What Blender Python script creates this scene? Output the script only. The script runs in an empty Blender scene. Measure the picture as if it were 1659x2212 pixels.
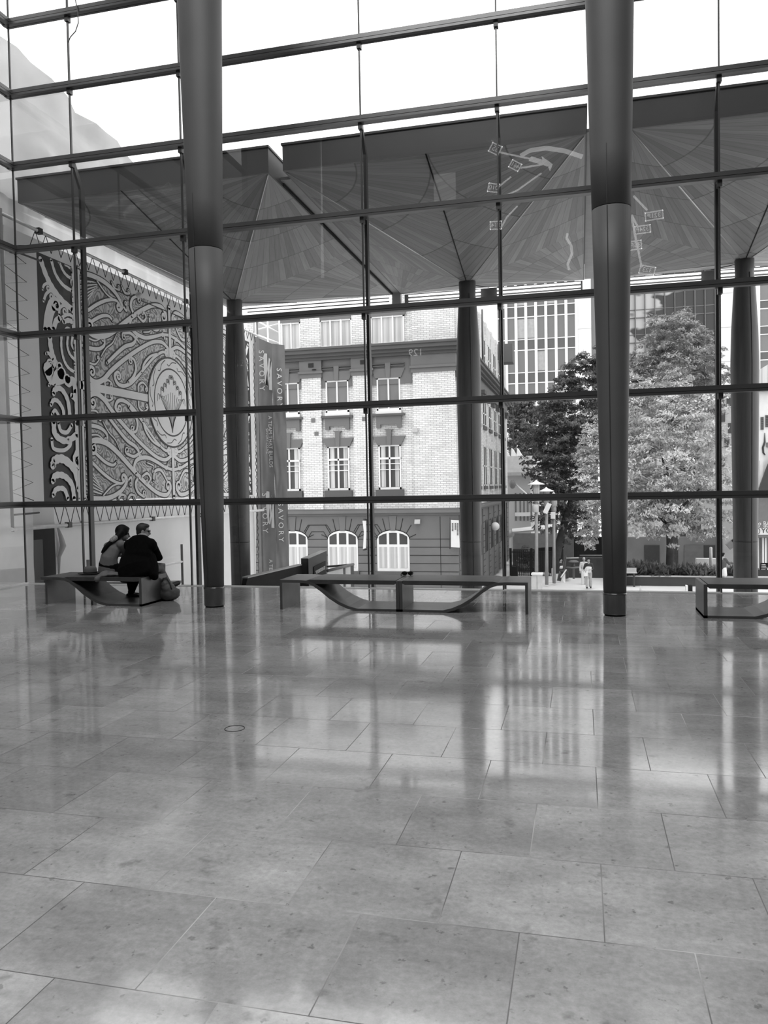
import bpy, math, random
from mathutils import Vector, Matrix
rnd = random.Random(11)
C = bpy.context.scene.collection
PI = math.pi
R = math.radians
V = Vector

# ------------------------------------------------------------------ camera
W, H = 1659, 2212
EYE = 1.75
F = 1715.27
YAW, PITCH, ROLL = R(13.96722538), R(-1.80197618), R(-1.04726244)
fw = V((-math.sin(YAW)*math.cos(PITCH), math.cos(YAW)*math.cos(PITCH), math.sin(PITCH)))
rt0 = V((math.cos(YAW), math.sin(YAW), 0))
up0 = rt0.cross(fw)
rt = math.cos(ROLL)*rt0 + math.sin(ROLL)*up0
up = -math.sin(ROLL)*rt0 + math.cos(ROLL)*up0
CAM = V((0, 0, EYE))
cam = bpy.data.cameras.new('camera')
cam.sensor_fit = 'VERTICAL'
cam.sensor_height = 36
cam.sensor_width = 27
cam.lens = F*36/H
cam.clip_end = 600
cam.clip_start = 0.05
co = bpy.data.objects.new('camera', cam)
C.objects.link(co)
M = Matrix((rt, up, -fw)).transposed().to_4x4()
M.translation = CAM
co.matrix_world = M
bpy.context.scene.camera = co

def ray(px, py):
    return fw + (px-W/2)/F*rt - (py-H/2)/F*up
def at(px, py, Y):            # survey point of the photograph on the plane y = Y
    d = ray(px, py); return CAM + d*(Y/d.y)
def atx(px, py, X):           # ... on the plane x = X
    d = ray(px, py); return CAM + d*(X/d.x)
def atz(px, py, Z):
    d = ray(px, py); return CAM + d*((Z-EYE)/d.z)

# ------------------------------------------------------------------ mesh builder
class MB:
    def __init__(s): s.v = []; s.f = []; s.sm = []
    def add(s, vs, fs, sm=False):
        b = len(s.v)
        s.v += [V(q) for q in vs]
        for f in fs: s.f.append([b+i for i in f]); s.sm.append(sm)
        return s
    def box(s, x0, y0, z0, x1, y1, z1, m=None):
        vs = [V((x, y, z)) for z in (z0, z1) for y in (y0, y1) for x in (x0, x1)]
        if m is not None: vs = [m @ q for q in vs]
        return s.add(vs, [(0, 2, 3, 1), (4, 5, 7, 6), (0, 1, 5, 4), (2, 6, 7, 3), (0, 4, 6, 2), (1, 3, 7, 5)])
    def quad(s, a, b, c, d): return s.add([a, b, c, d], [(0, 1, 2, 3)])
    def poly(s, pts): return s.add(pts, [tuple(range(len(pts)))])
    def prism(s, pts, vec):
        n = len(pts); vec = V(vec); pts = [V(q) for q in pts]
        fs = [tuple(range(n-1, -1, -1)), tuple(range(n, 2*n))] + [(i, (i+1) % n, n+(i+1) % n, n+i) for i in range(n)]
        return s.add(pts+[q+vec for q in pts], fs)
    def tube(s, pts, r, n=8, sm=True, caps=True):
        pts = [V(q) for q in pts]; k = len(pts)
        rs = r if isinstance(r, (list, tuple)) else [r]*k
        t0 = (pts[1]-pts[0]).normalized()
        ref = V((0, 0, 1)) if abs(t0.z) < .9 else V((1, 0, 0))
        vs = []
        for i, q in enumerate(pts):
            t = (pts[min(i+1, k-1)]-pts[max(i-1, 0)]).normalized()
            a = ref - t*ref.dot(t)
            if a.length < 1e-4: a = V((0, 1, 0)) - t*t.y
            a.normalize(); b = t.cross(a); ref = a
            for j in range(n):
                w = 2*PI*j/n
                vs.append(q + (a*math.cos(w)+b*math.sin(w))*rs[i])
        fs = [(i*n+j, i*n+(j+1) % n, (i+1)*n+(j+1) % n, (i+1)*n+j) for i in range(k-1) for j in range(n)]
        s.add(vs, fs, sm)
        if caps:
            b = len(s.v)-len(vs)
            s.f.append([b+j for j in range(n-1, -1, -1)]); s.sm.append(False)
            s.f.append([b+(k-1)*n+j for j in range(n)]); s.sm.append(False)
        return s
    def lathe(s, prof, n=24, c=(0, 0, 0), sm=True):
        c = V(c); vs = []
        for r, z in prof:
            for j in range(n):
                w = 2*PI*j/n
                vs.append(c + V((r*math.cos(w), r*math.sin(w), z)))
        k = len(prof)
        fs = [(i*n+j, i*n+(j+1) % n, (i+1)*n+(j+1) % n, (i+1)*n+j) for i in range(k-1) for j in range(n)]
        s.add(vs, fs, sm)
        b = len(s.v)-len(vs)
        s.f.append([b+j for j in range(n-1, -1, -1)]); s.sm.append(False)
        s.f.append([b+(k-1)*n+j for j in range(n)]); s.sm.append(False)
        return s
    def loft(s, pts, rad, side, n=14):
        """closed limb: elliptical rings (r_side, r_other) with rounded ends"""
        pts = [V(q) for q in pts]; side = V(side)
        rad = [(q, q) if not isinstance(q, tuple) else q for q in rad]
        k = len(pts)
        ring = []
        def addring(c, t, ra, rb):
            a = side - t*side.dot(t)
            if a.length < 1e-3: a = V((0, 1, 0)) - t*t.y
            a.normalize(); b = t.cross(a)
            ring.append([c + a*ra*math.cos(2*PI*j/n) + b*rb*math.sin(2*PI*j/n) for j in range(n)])
        for i in range(k):
            t = (pts[min(i+1, k-1)]-pts[max(i-1, 0)]).normalized()
            ra, rb = rad[i]
            if i == 0:
                m_ = min(ra, rb)
                for h in (80, 50, 25): addring(pts[0]-t*m_*math.sin(R(h)), t, ra*math.cos(R(h)), rb*math.cos(R(h)))
            addring(pts[i], t, ra, rb)
            if i == k-1:
                m_ = min(ra, rb)
                for h in (25, 50, 80): addring(pts[-1]+t*m_*math.sin(R(h)), t, ra*math.cos(R(h)), rb*math.cos(R(h)))
        q = len(ring)
        vs = [p for r_ in ring for p in r_]
        fs = [(i*n+j, i*n+(j+1) % n, (i+1)*n+(j+1) % n, (i+1)*n+j) for i in range(q-1) for j in range(n)]
        fs += [tuple(range(n-1, -1, -1)), tuple((q-1)*n+j for j in range(n))]
        return s.add(vs, fs, True)
    def ball(s, c, r, ax=None, n=14, m=9):
        c = V(c); r = (r, r, r) if not isinstance(r, (tuple, list)) else r
        ax = ax or (V((1, 0, 0)), V((0, 1, 0)), V((0, 0, 1)))
        vs = []
        for i in range(1, m):
            th = PI*i/m
            for j in range(n):
                w = 2*PI*j/n
                vs.append(c + ax[0]*r[0]*math.sin(th)*math.cos(w) + ax[1]*r[1]*math.sin(th)*math.sin(w) - ax[2]*r[2]*math.cos(th))
        k = m-1
        fs = [(i*n+j, i*n+(j+1) % n, (i+1)*n+(j+1) % n, (i+1)*n+j) for i in range(k-1) for j in range(n)]
        vs += [c-ax[2]*r[2], c+ax[2]*r[2]]
        fs += [(k*n, (j+1) % n, j) for j in range(n)] + [(k*n+1, (k-1)*n+j, (k-1)*n+(j+1) % n) for j in range(n)]
        return s.add(vs, fs, True)
    def build(s, name, m, parent=None, local=False, center=None):
        """parent given: vertices are world points (or local ones with local=True)"""
        me = bpy.data.meshes.new(name)
        o = bpy.data.objects.new(name, me)
        C.objects.link(o)
        off = V((0, 0, 0))
        if parent is None and not local:
            lo = [min(q[i] for q in s.v) for i in range(3)]; hi = [max(q[i] for q in s.v) for i in range(3)]
            off = V(center) if center is not None else V(((lo[0]+hi[0])/2, (lo[1]+hi[1])/2, lo[2]))
            o.location = off
        elif parent is not None and not local:
            if center is not None: off = V(center)
            p = parent
            tot = V((0, 0, 0))
            while p is not None: tot += p.location; p = p.parent
            o.location = off-tot
        me.from_pydata([tuple(q-off) for q in s.v], [], s.f)
        me.polygons.foreach_set('use_smooth', s.sm)
        me.validate(verbose=False); me.update()
        if m is not None: me.materials.append(m)
        if parent is not None: o.parent = parent
        return o

def tag(o, label=None, cat=None, group=None, kind=None):
    if label: o['label'] = label
    if cat: o['category'] = cat
    if group: o['group'] = group
    if kind: o['kind'] = kind
    return o
def thing(name, label, cat, loc, group=None, rz=0, kind=None):
    o = bpy.data.objects.new(name, None)
    o.empty_display_size = .1
    o.location = loc; o.rotation_euler = (0, 0, rz)
    C.objects.link(o)
    return tag(o, label, cat, group, kind)
def struct(name, mb, m):
    return tag(mb.build(name, m), kind='structure')
def kids(o): return [c for c in bpy.data.objects if c.parent == o]
def copy_tree(o, label=None, loc=None, rz=None, parent=None):
    c = o.copy(); C.objects.link(c)
    if parent is not None: c.parent = parent
    if loc is not None: c.location = loc
    if rz is not None: c.rotation_euler = (0, 0, rz)
    if label: c['label'] = label
    for k in kids(o): copy_tree(k, parent=c)
    return c
def txt(body, size, origin, right, upv, m, name, parent, thick=.004, align='CENTER', stretch=1.0):
    cu = bpy.data.curves.new('t', 'FONT'); cu.body = body; cu.size = size
    cu.align_x = align; cu.align_y = 'CENTER'; cu.extrude = thick; cu.resolution_u = 3
    o = bpy.data.objects.new('t', cu); C.objects.link(o)
    bpy.context.view_layer.update()
    me = bpy.data.meshes.new_from_object(o.evaluated_get(bpy.context.evaluated_depsgraph_get()))
    bpy.data.objects.remove(o)
    right = V(right).normalized(); upv = V(upv).normalized()
    n = right.cross(upv)
    for v in me.vertices:
        q = v.co.copy()
        v.co = V(origin) + right*q.x*stretch + upv*q.y + n*q.z
    mb = MB()
    mb.add([v.co.copy() for v in me.vertices], [tuple(p.vertices) for p in me.polygons])
    bpy.data.meshes.remove(me)
    return mb.build(name, m, parent)

# ------------------------------------------------------------------ materials
class NT:
    def __init__(s, name):
        s.m = bpy.data.materials.new(name); s.m.use_nodes = True
        s.t = s.m.node_tree; s.t.nodes.clear()
        s.out = s.t.nodes.new('ShaderNodeOutputMaterial')
    def n(s, typ, **kw):
        o = s.t.nodes.new(typ)
        for k, v in kw.items(): setattr(o, k, v)
        return o
    def put(s, sock, v):
        if hasattr(v, 'is_output') or isinstance(v, bpy.types.NodeSocket): s.t.links.new(v, sock)
        else:
            if sock.type == 'RGBA' and not isinstance(v, (tuple, list)): v = (v, v, v, 1)
            sock.default_value = v
    def ma(s, op, a, b=0.0, c=None, clamp=False):
        o = s.n('ShaderNodeMath', operation=op); o.use_clamp = clamp
        s.put(o.inputs[0], a); s.put(o.inputs[1], b)
        if c is not None: s.put(o.inputs[2], c)
        return o.outputs[0]
    def noise(s, scale, vec=None, detail=3, rough=.55, dim='3D'):
        o = s.n('ShaderNodeTexNoise'); o.noise_dimensions = dim
        o.inputs['Scale'].default_value = scale; o.inputs['Detail'].default_value = detail
        o.inputs['Roughness'].default_value = rough
        if vec is not None: s.t.links.new(vec, o.inputs['Vector'])
        return o.outputs['Fac']
    def pos(s): return s.n('ShaderNodeNewGeometry').outputs['Position']
    def obj(s): return s.n('ShaderNodeTexCoord').outputs['Object']
    def sep(s, v):
        o = s.n('ShaderNodeSeparateXYZ'); s.t.links.new(v, o.inputs[0]); return o.outputs
    def comb(s, x, y, z=0.0):
        o = s.n('ShaderNodeCombineXYZ')
        for i, q in enumerate((x, y, z)): s.put(o.inputs[i], q)
        return o.outputs[0]
    def ramp(s, fac, lo, hi, a, b):
        o = s.n('ShaderNodeMapRange'); o.clamp = True
        s.put(o.inputs['Value'], fac)
        for k, q in (('From Min', lo), ('From Max', hi), ('To Min', a), ('To Max', b)): s.put(o.inputs[k], q)
        return o.outputs['Result']
    def bsdf(s, color, rough=.6, metal=0.0, spec=.5, emis=None, es=0.0, bump=None, bs=.2, bd=.01):
        p = s.n('ShaderNodeBsdfPrincipled')
        s.put(p.inputs['Base Color'], color); s.put(p.inputs['Roughness'], rough)
        s.put(p.inputs['Metallic'], metal); s.put(p.inputs['Specular IOR Level'], spec)
        if emis is not None: s.put(p.inputs['Emission Color'], emis); s.put(p.inputs['Emission Strength'], es)
        if bump is not None:
            b = s.n('ShaderNodeBump'); b.inputs['Strength'].default_value = bs; b.inputs['Distance'].default_value = bd
            s.t.links.new(bump, b.inputs['Height']); s.t.links.new(b.outputs[0], p.inputs['Normal'])
        s.t.links.new(p.outputs[0], s.out.inputs[0])
        return p

def mat(name, v, rough=.6, metal=0.0, var=.12, scale=3.0, emis=0.0, spec=.5, bump=0.0):
    t = NT(name)
    nz = t.noise(scale, t.pos(), 4)
    c = t.ma('MULTIPLY', t.ramp(nz, .25, .75, 1-var, 1+var), v)
    if emis: t.bsdf(c, rough, metal, spec, emis=1.0, es=emis)
    else: t.bsdf(c, rough, metal, spec, bump=nz if bump else None, bs=bump)
    return t.m

m_steel = mat('dark painted steel', .055, .38, .2, .1, 2)
m_transom = mat('grey aluminium transom', .11, .3, .45, .06, 2)
m_column = mat('grey metal column cladding', .12, .6, .2, .08, 1.2)
m_collar = mat('polished steel collar', .16, .22, .8, .1, 6)
m_black = mat('black', .010, .7, spec=.15)
m_dark = mat('dark grey', .035, .5)
m_mid = mat('mid grey', .16, .6)
m_lightg = mat('light grey', .42, .6)
m_white = mat('white paint', .72, .55, 0, .05)
m_pale = mat('pale grey', .55, .6)
m_galv = mat('galvanised steel tube', .88, .35, .1, .1, 10)
m_fascia = mat('dark bronze fascia', .10, .5, .2, .08, 1)
m_trimlight = mat('bright metal crease strip', .6, .3, .6)
m_glow = mat('white louvre glow', .9, .5, 0, 0, 1, emis=1.6)  # glow stands in for the brightness of the louvre blades
m_benchm = mat('bench steel', .10, .36, .4, .2, 4)
m_seat = mat('dark stained seat board', .05, .42, 0, .25, 7)

def glass_mat():
    t = NT('clear facade glass')
    tr = t.n('ShaderNodeBsdfTransparent'); tr.inputs[0].default_value = (.93, .93, .93, 1)
    gl = t.n('ShaderNodeBsdfGlossy'); gl.inputs['Roughness'].default_value = 0.0
    gl.inputs[0].default_value = (1, 1, 1, 1)
    fr = t.n('ShaderNodeFresnel'); fr.inputs[0].default_value = 1.5
    mx = t.n('ShaderNodeMixShader')
    t.put(mx.inputs[0], t.ma('MULTIPLY', fr.outputs[0], 1.25, clamp=True))
    t.t.links.new(tr.outputs[0], mx.inputs[1]); t.t.links.new(gl.outputs[0], mx.inputs[2])
    t.t.links.new(mx.outputs[0], t.out.inputs[0])
    return t.m
m_glass = glass_mat()

def floor_mat():
    t = NT('polished stone tiles')
    p = t.pos(); x, y, z = t.sep(p)
    v = t.comb(t.ma('SUBTRACT', x, .070-.644*40), t.ma('ADD', t.ma('SUBTRACT', y, 2.437), .6432*44))
    b = t.n('ShaderNodeTexBrick')
    t.t.links.new(v, b.inputs['Vector'])
    b.offset = .5; b.offset_frequency = 2; b.squash = 1
    b.inputs['Scale'].default_value = 1
    b.inputs['Brick Width'].default_value = .644; b.inputs['Row Height'].default_value = .6432
    b.inputs['Mortar Size'].default_value = .0028; b.inputs['Mortar Smooth'].default_value = .2
    b.inputs['Color1'].default_value = (.80, .80, .80, 1); b.inputs['Color2'].default_value = (1.12, 1.12, 1.12, 1)
    b.inputs['Mortar'].default_value = (.95, .95, .95, 1)
    tile = t.n('ShaderNodeRGBToBW'); t.t.links.new(b.outputs['Color'], tile.inputs[0])
    big = t.ramp(t.noise(1.1, p, 5, .6), .3, .7, .80, 1.16)
    streak = t.ramp(t.noise(1.0, t.comb(t.ma('MULTIPLY', x, 2.2), t.ma('MULTIPLY', y, 5.0)), 5, .65), .3, .72, .80, 1.14)
    fine = t.ramp(t.noise(30, p, 5, .75), .3, .7, .78, 1.16)
    spot = t.ramp(t.noise(6.0, p, 4, .6), .62, .74, 1.0, .55)
    pit = t.ramp(t.noise(19, p, 3, .6), .64, .70, 1.0, .6)
    pit2 = t.ramp(t.noise(3.1, p, 5, .7), .60, .72, 1.0, .72)
    c = t.ma('MULTIPLY', t.ma('MULTIPLY', tile.outputs[0], pit), pit2)
    c = t.ma('MULTIPLY', c, big)
    c = t.ma('MULTIPLY', c, streak); c = t.ma('MULTIPLY', c, fine); c = t.ma('MULTIPLY', c, spot)
    jn = t.ramp(t.noise(.9, p, 2), .46, .62, .12, 1.0)      # joints: dark in places, pale filler in others
    fac = b.outputs['Fac']
    c = t.ma('ADD', t.ma('MULTIPLY', c, t.ma('SUBTRACT', 1.0, fac)), t.ma('MULTIPLY', fac, jn))
    c = t.ma('MULTIPLY', c, FLOOR_V)
    r = t.ma('ADD', t.ramp(t.noise(1.6, p, 4), .3, .7, .055, .11), t.ma('MULTIPLY', fac, .4))
    p_ = t.bsdf(c, r, 0, 1.0); p_.inputs['IOR'].default_value = 1.7
    return t.m
FLOOR_V = .34
m_floor = floor_mat()

def plank_mat():
    t = NT('timber soffit planks')
    x, y, z = t.sep(t.obj())
    ang = t.ma('ARCTAN2', t.ma('ABSOLUTE', y), t.ma('ABSOLUTE', x))
    rr = t.ma('SQRT', t.ma('ADD', t.ma('MULTIPLY', x, x), t.ma('MULTIPLY', y, y)))
    ring = t.ma('FLOOR', t.ma('DIVIDE', rr, 1.4))
    k = t.ma('MULTIPLY', t.ma('ADD', ring, 1.0), 9.0)      # planks per radian in this ring
    a2 = t.ma('MULTIPLY', ang, t.ma('MINIMUM', k, 34.0))
    wn = t.n('ShaderNodeTexWhiteNoise'); wn.noise_dimensions = '2D'
    t.t.links.new(t.comb(t.ma('FLOOR', a2), ring), wn.inputs['Vector'])
    val = t.ramp(wn.outputs['Value'], 0, 1, .72, 1.25)
    ln = t.ma('PINGPONG', a2, .5)
    val = t.ma('MULTIPLY', val, t.ramp(ln, .0, .07, .55, 1.0))
    rl = t.ma('PINGPONG', t.ma('DIVIDE', rr, 1.4), .5)
    val = t.ma('MULTIPLY', val, t.ramp(rl, .0, .018, .35, 1.0))
    gr = t.noise(1.0, t.comb(t.ma('MULTIPLY', ang, 60.0), t.ma('MULTIPLY', rr, 1.2)), 4, .6)
    val = t.ma('MULTIPLY', val, t.ramp(gr, .3, .7, .85, 1.15))
    t.bsdf(t.ma('MULTIPLY', val, .25), .5)
    return t.m
m_plank = plank_mat()

def brick_mat(name, axis, c1, c2, mo, bw=.30, bh=.095, ms=.012):
    t = NT(name)
    x, y, z = t.sep(t.pos())
    b = t.n('ShaderNodeTexBrick')
    t.t.links.new(t.comb(t.ma('ADD', x if axis == 'x' else y, 200.0), t.ma('ADD', z, 50.0)), b.inputs['Vector'])
    b.inputs['Scale'].default_value = 1; b.inputs['Brick Width'].default_value = bw; b.inputs['Row Height'].default_value = bh
    b.inputs['Mortar Size'].default_value = ms; b.inputs['Mortar Smooth'].default_value = .3; b.inputs['Bias'].default_value = -.2
    for k, q in (('Color1', c1), ('Color2', c2), ('Mortar', mo)): b.inputs[k].default_value = (q, q, q, 1)
    bw_ = t.n('ShaderNodeRGBToBW'); t.t.links.new(b.outputs['Color'], bw_.inputs[0])
    c = t.ma('MULTIPLY', bw_.outputs[0], t.ramp(t.noise(.8, t.pos(), 4), .3, .7, .9, 1.08))
    t.bsdf(c, .55)
    return t.m

def stripe_mat(name, axis, lo, hi, scale, vert=True, rough=.5):
    """soft stripes: shade of curtain folds or slats put into the colour"""
    t = NT(name)
    x, y, z = t.sep(t.pos())
    a = {'x': x, 'y': y, 'z': z}[axis]
    nz = t.noise(1.0, t.comb(t.ma('MULTIPLY', a, scale), t.ma('MULTIPLY', z if axis != 'z' else x, .15)), 3, .6)
    s_ = t.ma('SINE', t.ma('ADD', t.ma('MULTIPLY', a, scale*3), t.ma('MULTIPLY', nz, 9.0)))
    t.bsdf(t.ramp(s_, -1, 1, lo, hi), rough)
    return t.m

def wood_mat(name, v):
    t = NT(name)
    x, y, z = t.sep(t.obj())
    nz = t.noise(1.0, t.comb(t.ma('MULTIPLY', x, 9.0), t.ma('MULTIPLY', y, 9.0), t.ma('MULTIPLY', z, .5)), 5, .6)
    t.bsdf(t.ma('MULTIPLY', t.ramp(nz, .3, .7, .75, 1.25), v), .45)
    return t.m
m_wood = wood_mat('dark timber column', .11)
SKY = 2.0
FILL = 1500
# ================================================================== the hall
D = 13.224                                  # glass plane
XC = -10.464                                # left return of the glass
XR, YB, ZC = 12.0, -6.0, 15.5
TZ = [1.540, 3.164, 4.773, 6.398, 7.976, 9.321, 10.647, 11.98, 13.3]
MX = [-9.182, -6.935, -3.575, -1.268, 2.103, 5.47, 8.8]
m_wallin = mat('interior wall', .10, .7, 0, .08, 1)
m_ceil = mat('ceiling', .35, .7)
struct('floor', MB().box(XC, YB, -.25, XR, D+.03, 0), m_floor)
struct('ceiling', MB().box(XC-.2, YB-.2, ZC, XR+.2, D+.3, ZC+.2), m_ceil)
struct('wall_right', MB().box(XR, YB, -.25, XR+.2, D+.2, ZC), m_wallin)
struct('wall_back', MB().box(XC, YB-.2, -.25, XR, YB, ZC), m_wallin)
struct('wall_left', MB().box(XC-.2, YB, -.25, XC, 2.0, ZC), m_wallin)
struct('wall_front', MB().box(XC, D-.05, 13.3, XR, D+.15, ZC), m_wallin)
m_sill = mat('pale stone sill', .8, .4)
struct('trim_1', MB().box(XC, D-.03, -.02, XR, D+.09, .012), m_sill)
n_trim = 1
def trim(mb, m):
    global n_trim
    n_trim += 1
    return struct('trim_%d' % n_trim, mb, m)
# front transoms: a face bar with a fine groove and a glazing cap outside
for z in TZ[:8]:
    mb = MB()
    mb.box(XC-.06, D-.10, z-.012, XR, D-.015, z+.055)
    mb.box(XC-.06, D-.085, z-.020, XR, D-.02, z-.012)
    mb.box(XC-.06, D-.10, z-.060, XR, D-.015, z-.020)
    mb.box(XC-.06, D+.012, z-.05, XR, D+.06, z+.05)
    trim(mb, m_transom)
# left return transoms
for z in TZ[:8]:
    mb = MB()
    mb.box(XC+.015, 2.0, z-.012, XC+.10, D-.09, z+.055)
    mb.box(XC+.02, 2.0, z-.020, XC+.085, D-.09, z-.012)
    mb.box(XC+.015, 2.0, z-.060, XC+.10, D-.09, z-.020)
    mb.box(XC-.06, 2.0, z-.05, XC-.012, D+.05, z+.05)
    trim(mb, m_transom)
trim(MB().box(XC-.012, D-.014, 0, XC+.014, D+.012, 13.3), m_steel)       # glass corner joint
trim(MB().box(XC-.02, 2.0, -.02, XC+.05, D, .03), m_sill)
# vertical joints, and the steel blade posts that stand outside them up to the arm under the fourth transom
for x in MX:
    mb = MB()
    mb.box(x-.011, D-.022, .0, x+.011, D+.022, 13.3)
    for z in TZ[1:8]:
        mb.box(x-.035, D-.05, z-.15, x+.035, D+.05, z-.058)
    trim(mb, m_steel)
    mb = MB()
    mb.box(x-.024, D+.22, -.2, x+.024, D+.34, 7.50)
    mb.prism([(x-.024, D+.22, 7.5), (x-.024, D+.34, 7.5), (x-.024, D+.06, 7.97), (x-.024, D+.02, 7.86)], (.048, 0, 0))
    for z in TZ[:4]:
        mb.box(x-.02, D+.06, z-.03, x+.02, D+.22, z+.03)
    trim(mb, m_steel)
# panes: one window to a field
nw = 0
xs = [XC] + MX + [XR]
zs = [0.012] + TZ
for i in range(len(xs)-1):
    for k in range(len(zs)-1):
        nw += 1
        mb = MB().quad((xs[i], D, zs[k]), (xs[i+1], D, zs[k]), (xs[i+1], D, zs[k+1]), (xs[i], D, zs[k+1]))
        struct('window_%d' % nw, mb, m_glass)
ys = [2.0, 5.8, 9.6, D]
for i in range(3):
    for k in range(len(zs)-1):
        nw += 1
        mb = MB().quad((XC, ys[i], zs[k]), (XC, ys[i+1], zs[k]), (XC, ys[i+1], zs[k+1]), (XC, ys[i], zs[k+1]))
        struct('window_%d' % nw, mb, m_glass)
for y in ys[1:3]:
    trim(MB().box(XC-.02, y-.011, 0, XC+.02, y+.011, 13.3), m_steel)
struct('wall_left_upper', MB().box(XC-.2, 2.0, 13.3, XC, D, ZC), m_wallin)

# ------------------------------------------------------------------ the two tapered columns
def column(x, y, label, group):
    t = thing('steel_column', label, 'column', (x, y, 0), group)
    def rad(z): return .150 + (.335-.150)*min(1, max(0, (z-.28)/9.0))
    MB().lathe([(rad(z)-.004, z) for z in (.30, 1.5, 3, 4.5, 5.30)], 40).build('lower_shaft', m_column, t, local=True)
    MB().lathe([(rad(z)-.004, z) for z in (5.31, 6, 7.5, 9, 10.5, 12, ZC)], 40).build('upper_shaft', m_column, t, local=True)
    MB().lathe([(rad(5.3)-.012, 5.29), (rad(5.3)-.012, 5.32)], 40).build('joint_ring', m_black, t, local=True)
    mb = MB()
    a = R(-104)
    for z0, z1 in ((.31, 5.29), (5.32, 12.0)):
        pts = []
        for da in (-.035, .035):
            pts.append([V((rad(z)*math.cos(a+da*.15/rad(z)), rad(z)*math.sin(a+da*.15/rad(z)), z)) for z in (z0, z1)])
        d = V((math.cos(a), math.sin(a), 0))
        mb.prism([pts[0][0]-d*.01, pts[1][0]-d*.01, pts[1][1]-d*.01, pts[0][1]-d*.01], d*.0115)
    mb.build('seam', m_steel, t, local=True)
    MB().lathe([(.148, .02), (.152, .03), (.152, .27), (.156, .275), (.156, .30), (.14, .305)], 40).build('base_collar', m_collar, t, local=True)
    MB().lathe([(.135, 0), (.135, .022)], 40).build('shadow_gap_foot', m_black, t, local=True)
    return t
column(-5.372, 10.93, 'tall tapered grey metal column between the sitting couple and the double bench', 'tapered columns inside the glass wall')
column(.418, 10.88, 'tall tapered grey metal column to the right of the double bench', 'tapered columns inside the glass wall')

# ------------------------------------------------------------------ benches
BY0, BY1, BH = 10.78, 11.53, .432
RIB = [(.0, .432), (.30, .432), (.42, .424), (.52, .39), (.64, .31), (.77, .205), (.90, .125), (1.03, .068), (1.16, .034), (1.30, .018), (1.45, .012)]
def half_bench(t, x0, sgn, L, inset=0.0):
    """x0: outer end, sgn: +1 runs to +x.  Parts: ribbon, end leg, centre plate, seat board"""
    T = .042
    X = lambda a: x0+sgn*a
    path = [q for q in RIB]
    path += [(L, .012)]
    top, bot = [], []
    for i, (a, z) in enumerate(path):
        a0, z0 = path[max(i-1, 0)]; a1, z1 = path[min(i+1, len(path)-1)]
        d = V((a1-a0, 0, z1-z0)).normalized(); n = V((-d.z, 0, d.x))
        top.append((a+n.x*T*0, z+T*0)); bot.append((a-n.x*T, z-n.z*T))
    # keep the ribbon off the floor
    bot = [(a, max(z, .0)) for a, z in bot]; top = [(a, max(z, .034)) for a, z in top]
    mb = MB()
    vs = []
    for (a, z), (b, w) in zip(top, bot):
        vs += [(X(a), BY0, z), (X(a), BY1, z), (X(b), BY1, w), (X(b), BY0, w)]
    k = len(path)
    fs = []
    for i in range(k-1):
        for j in range(4): fs.append((i*4+j, i*4+(j+1) % 4, i*4+4+(j+1) % 4, i*4+4+j))
    fs += [(0, 3, 2, 1), ((k-1)*4, (k-1)*4+1, (k-1)*4+2, (k-1)*4+3)]
    mb.add(vs, fs)
    mb.build('curved_ribbon', m_benchm, t)
    a0, a1 = sorted((X(inset), X(inset+.038)))
    MB().box(a0, BY0+(.02 if inset else 0), 0, a1, BY1-(.02 if inset else 0), BH-T+.002).build('leg', m_benchm, t)
    a0, a1 = sorted((X(L-.045), X(L)))
    MB().box(a0, BY0, .0, a1, BY1, BH).build('end_plate', m_benchm, t)
    # seat board: tapered where it slides under the ribbon's crest
    pts = [(.40, .425), (.47, .437), (L-.052, .437), (L-.052, .395), (L-.075, .378), (.53, .378)]
    MB().prism([(X(a), BY0+.012, z) for a, z in pts], (0, BY1-BY0-.024, 0)).build('seat_board', m_seat, t)
g = 'steel benches in front of the glass wall'
b = thing('bench', 'double steel bench with two curved ribbons meeting at a centre plate', 'bench', (-2.485, 11.15, 0), g)
half_bench(b, -4.262, 1, 1.775); half_bench(b, -.708, -1, 1.775)
b = thing('bench', 'steel bench with a dark seat board that the couple sit on', 'bench', (-7.37, 11.15, 0), g)
half_bench(b, -8.265, 1, 1.765, .06)
b = thing('bench', 'steel bench beyond the right-hand column, its plate end facing the double bench', 'bench', (2.4, 11.15, 0), g)
half_bench(b, 3.27, -1, 1.765)

# little things in the hall
p = at(880, 1240, 11.45)
t = thing('sunglasses', 'small dark sunglasses left on the rear of the double bench', 'sunglasses', (p.x, 11.47, .437))
mb = MB(); mb.ball((p.x-.045, 11.46, .468), (.042, .012, .03)); mb.build('lens', m_black, t)
mb = MB(); mb.ball((p.x+.045, 11.46, .468), (.042, .012, .03)); mb.build('lens', m_black, t)
mb = MB().tube([(p.x-.085, 11.46, .475), (p.x-.08, 11.38, .46), (p.x-.07, 11.34, .443)], .006)
mb.tube([(p.x+.085, 11.46, .475), (p.x+.08, 11.38, .46), (p.x+.07, 11.34, .443)], .006)
mb.tube([(p.x-.01, 11.455, .478), (p.x+.01, 11.455, .478)], .006)
mb.build('frame', m_black, t)
q = atz(507, 1574, 0)
tag(MB().tube([(q.x+.072*math.cos(2*PI*j/36), q.y+.072*math.sin(2*PI*j/36), .001) for j in range(37)], .0035, 6, caps=False).build('floor_socket_ring', mat('ring metal', .05, .4, .5)),
    'thin dark ring of a round socket cover let into the floor', 'socket cover')
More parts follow.
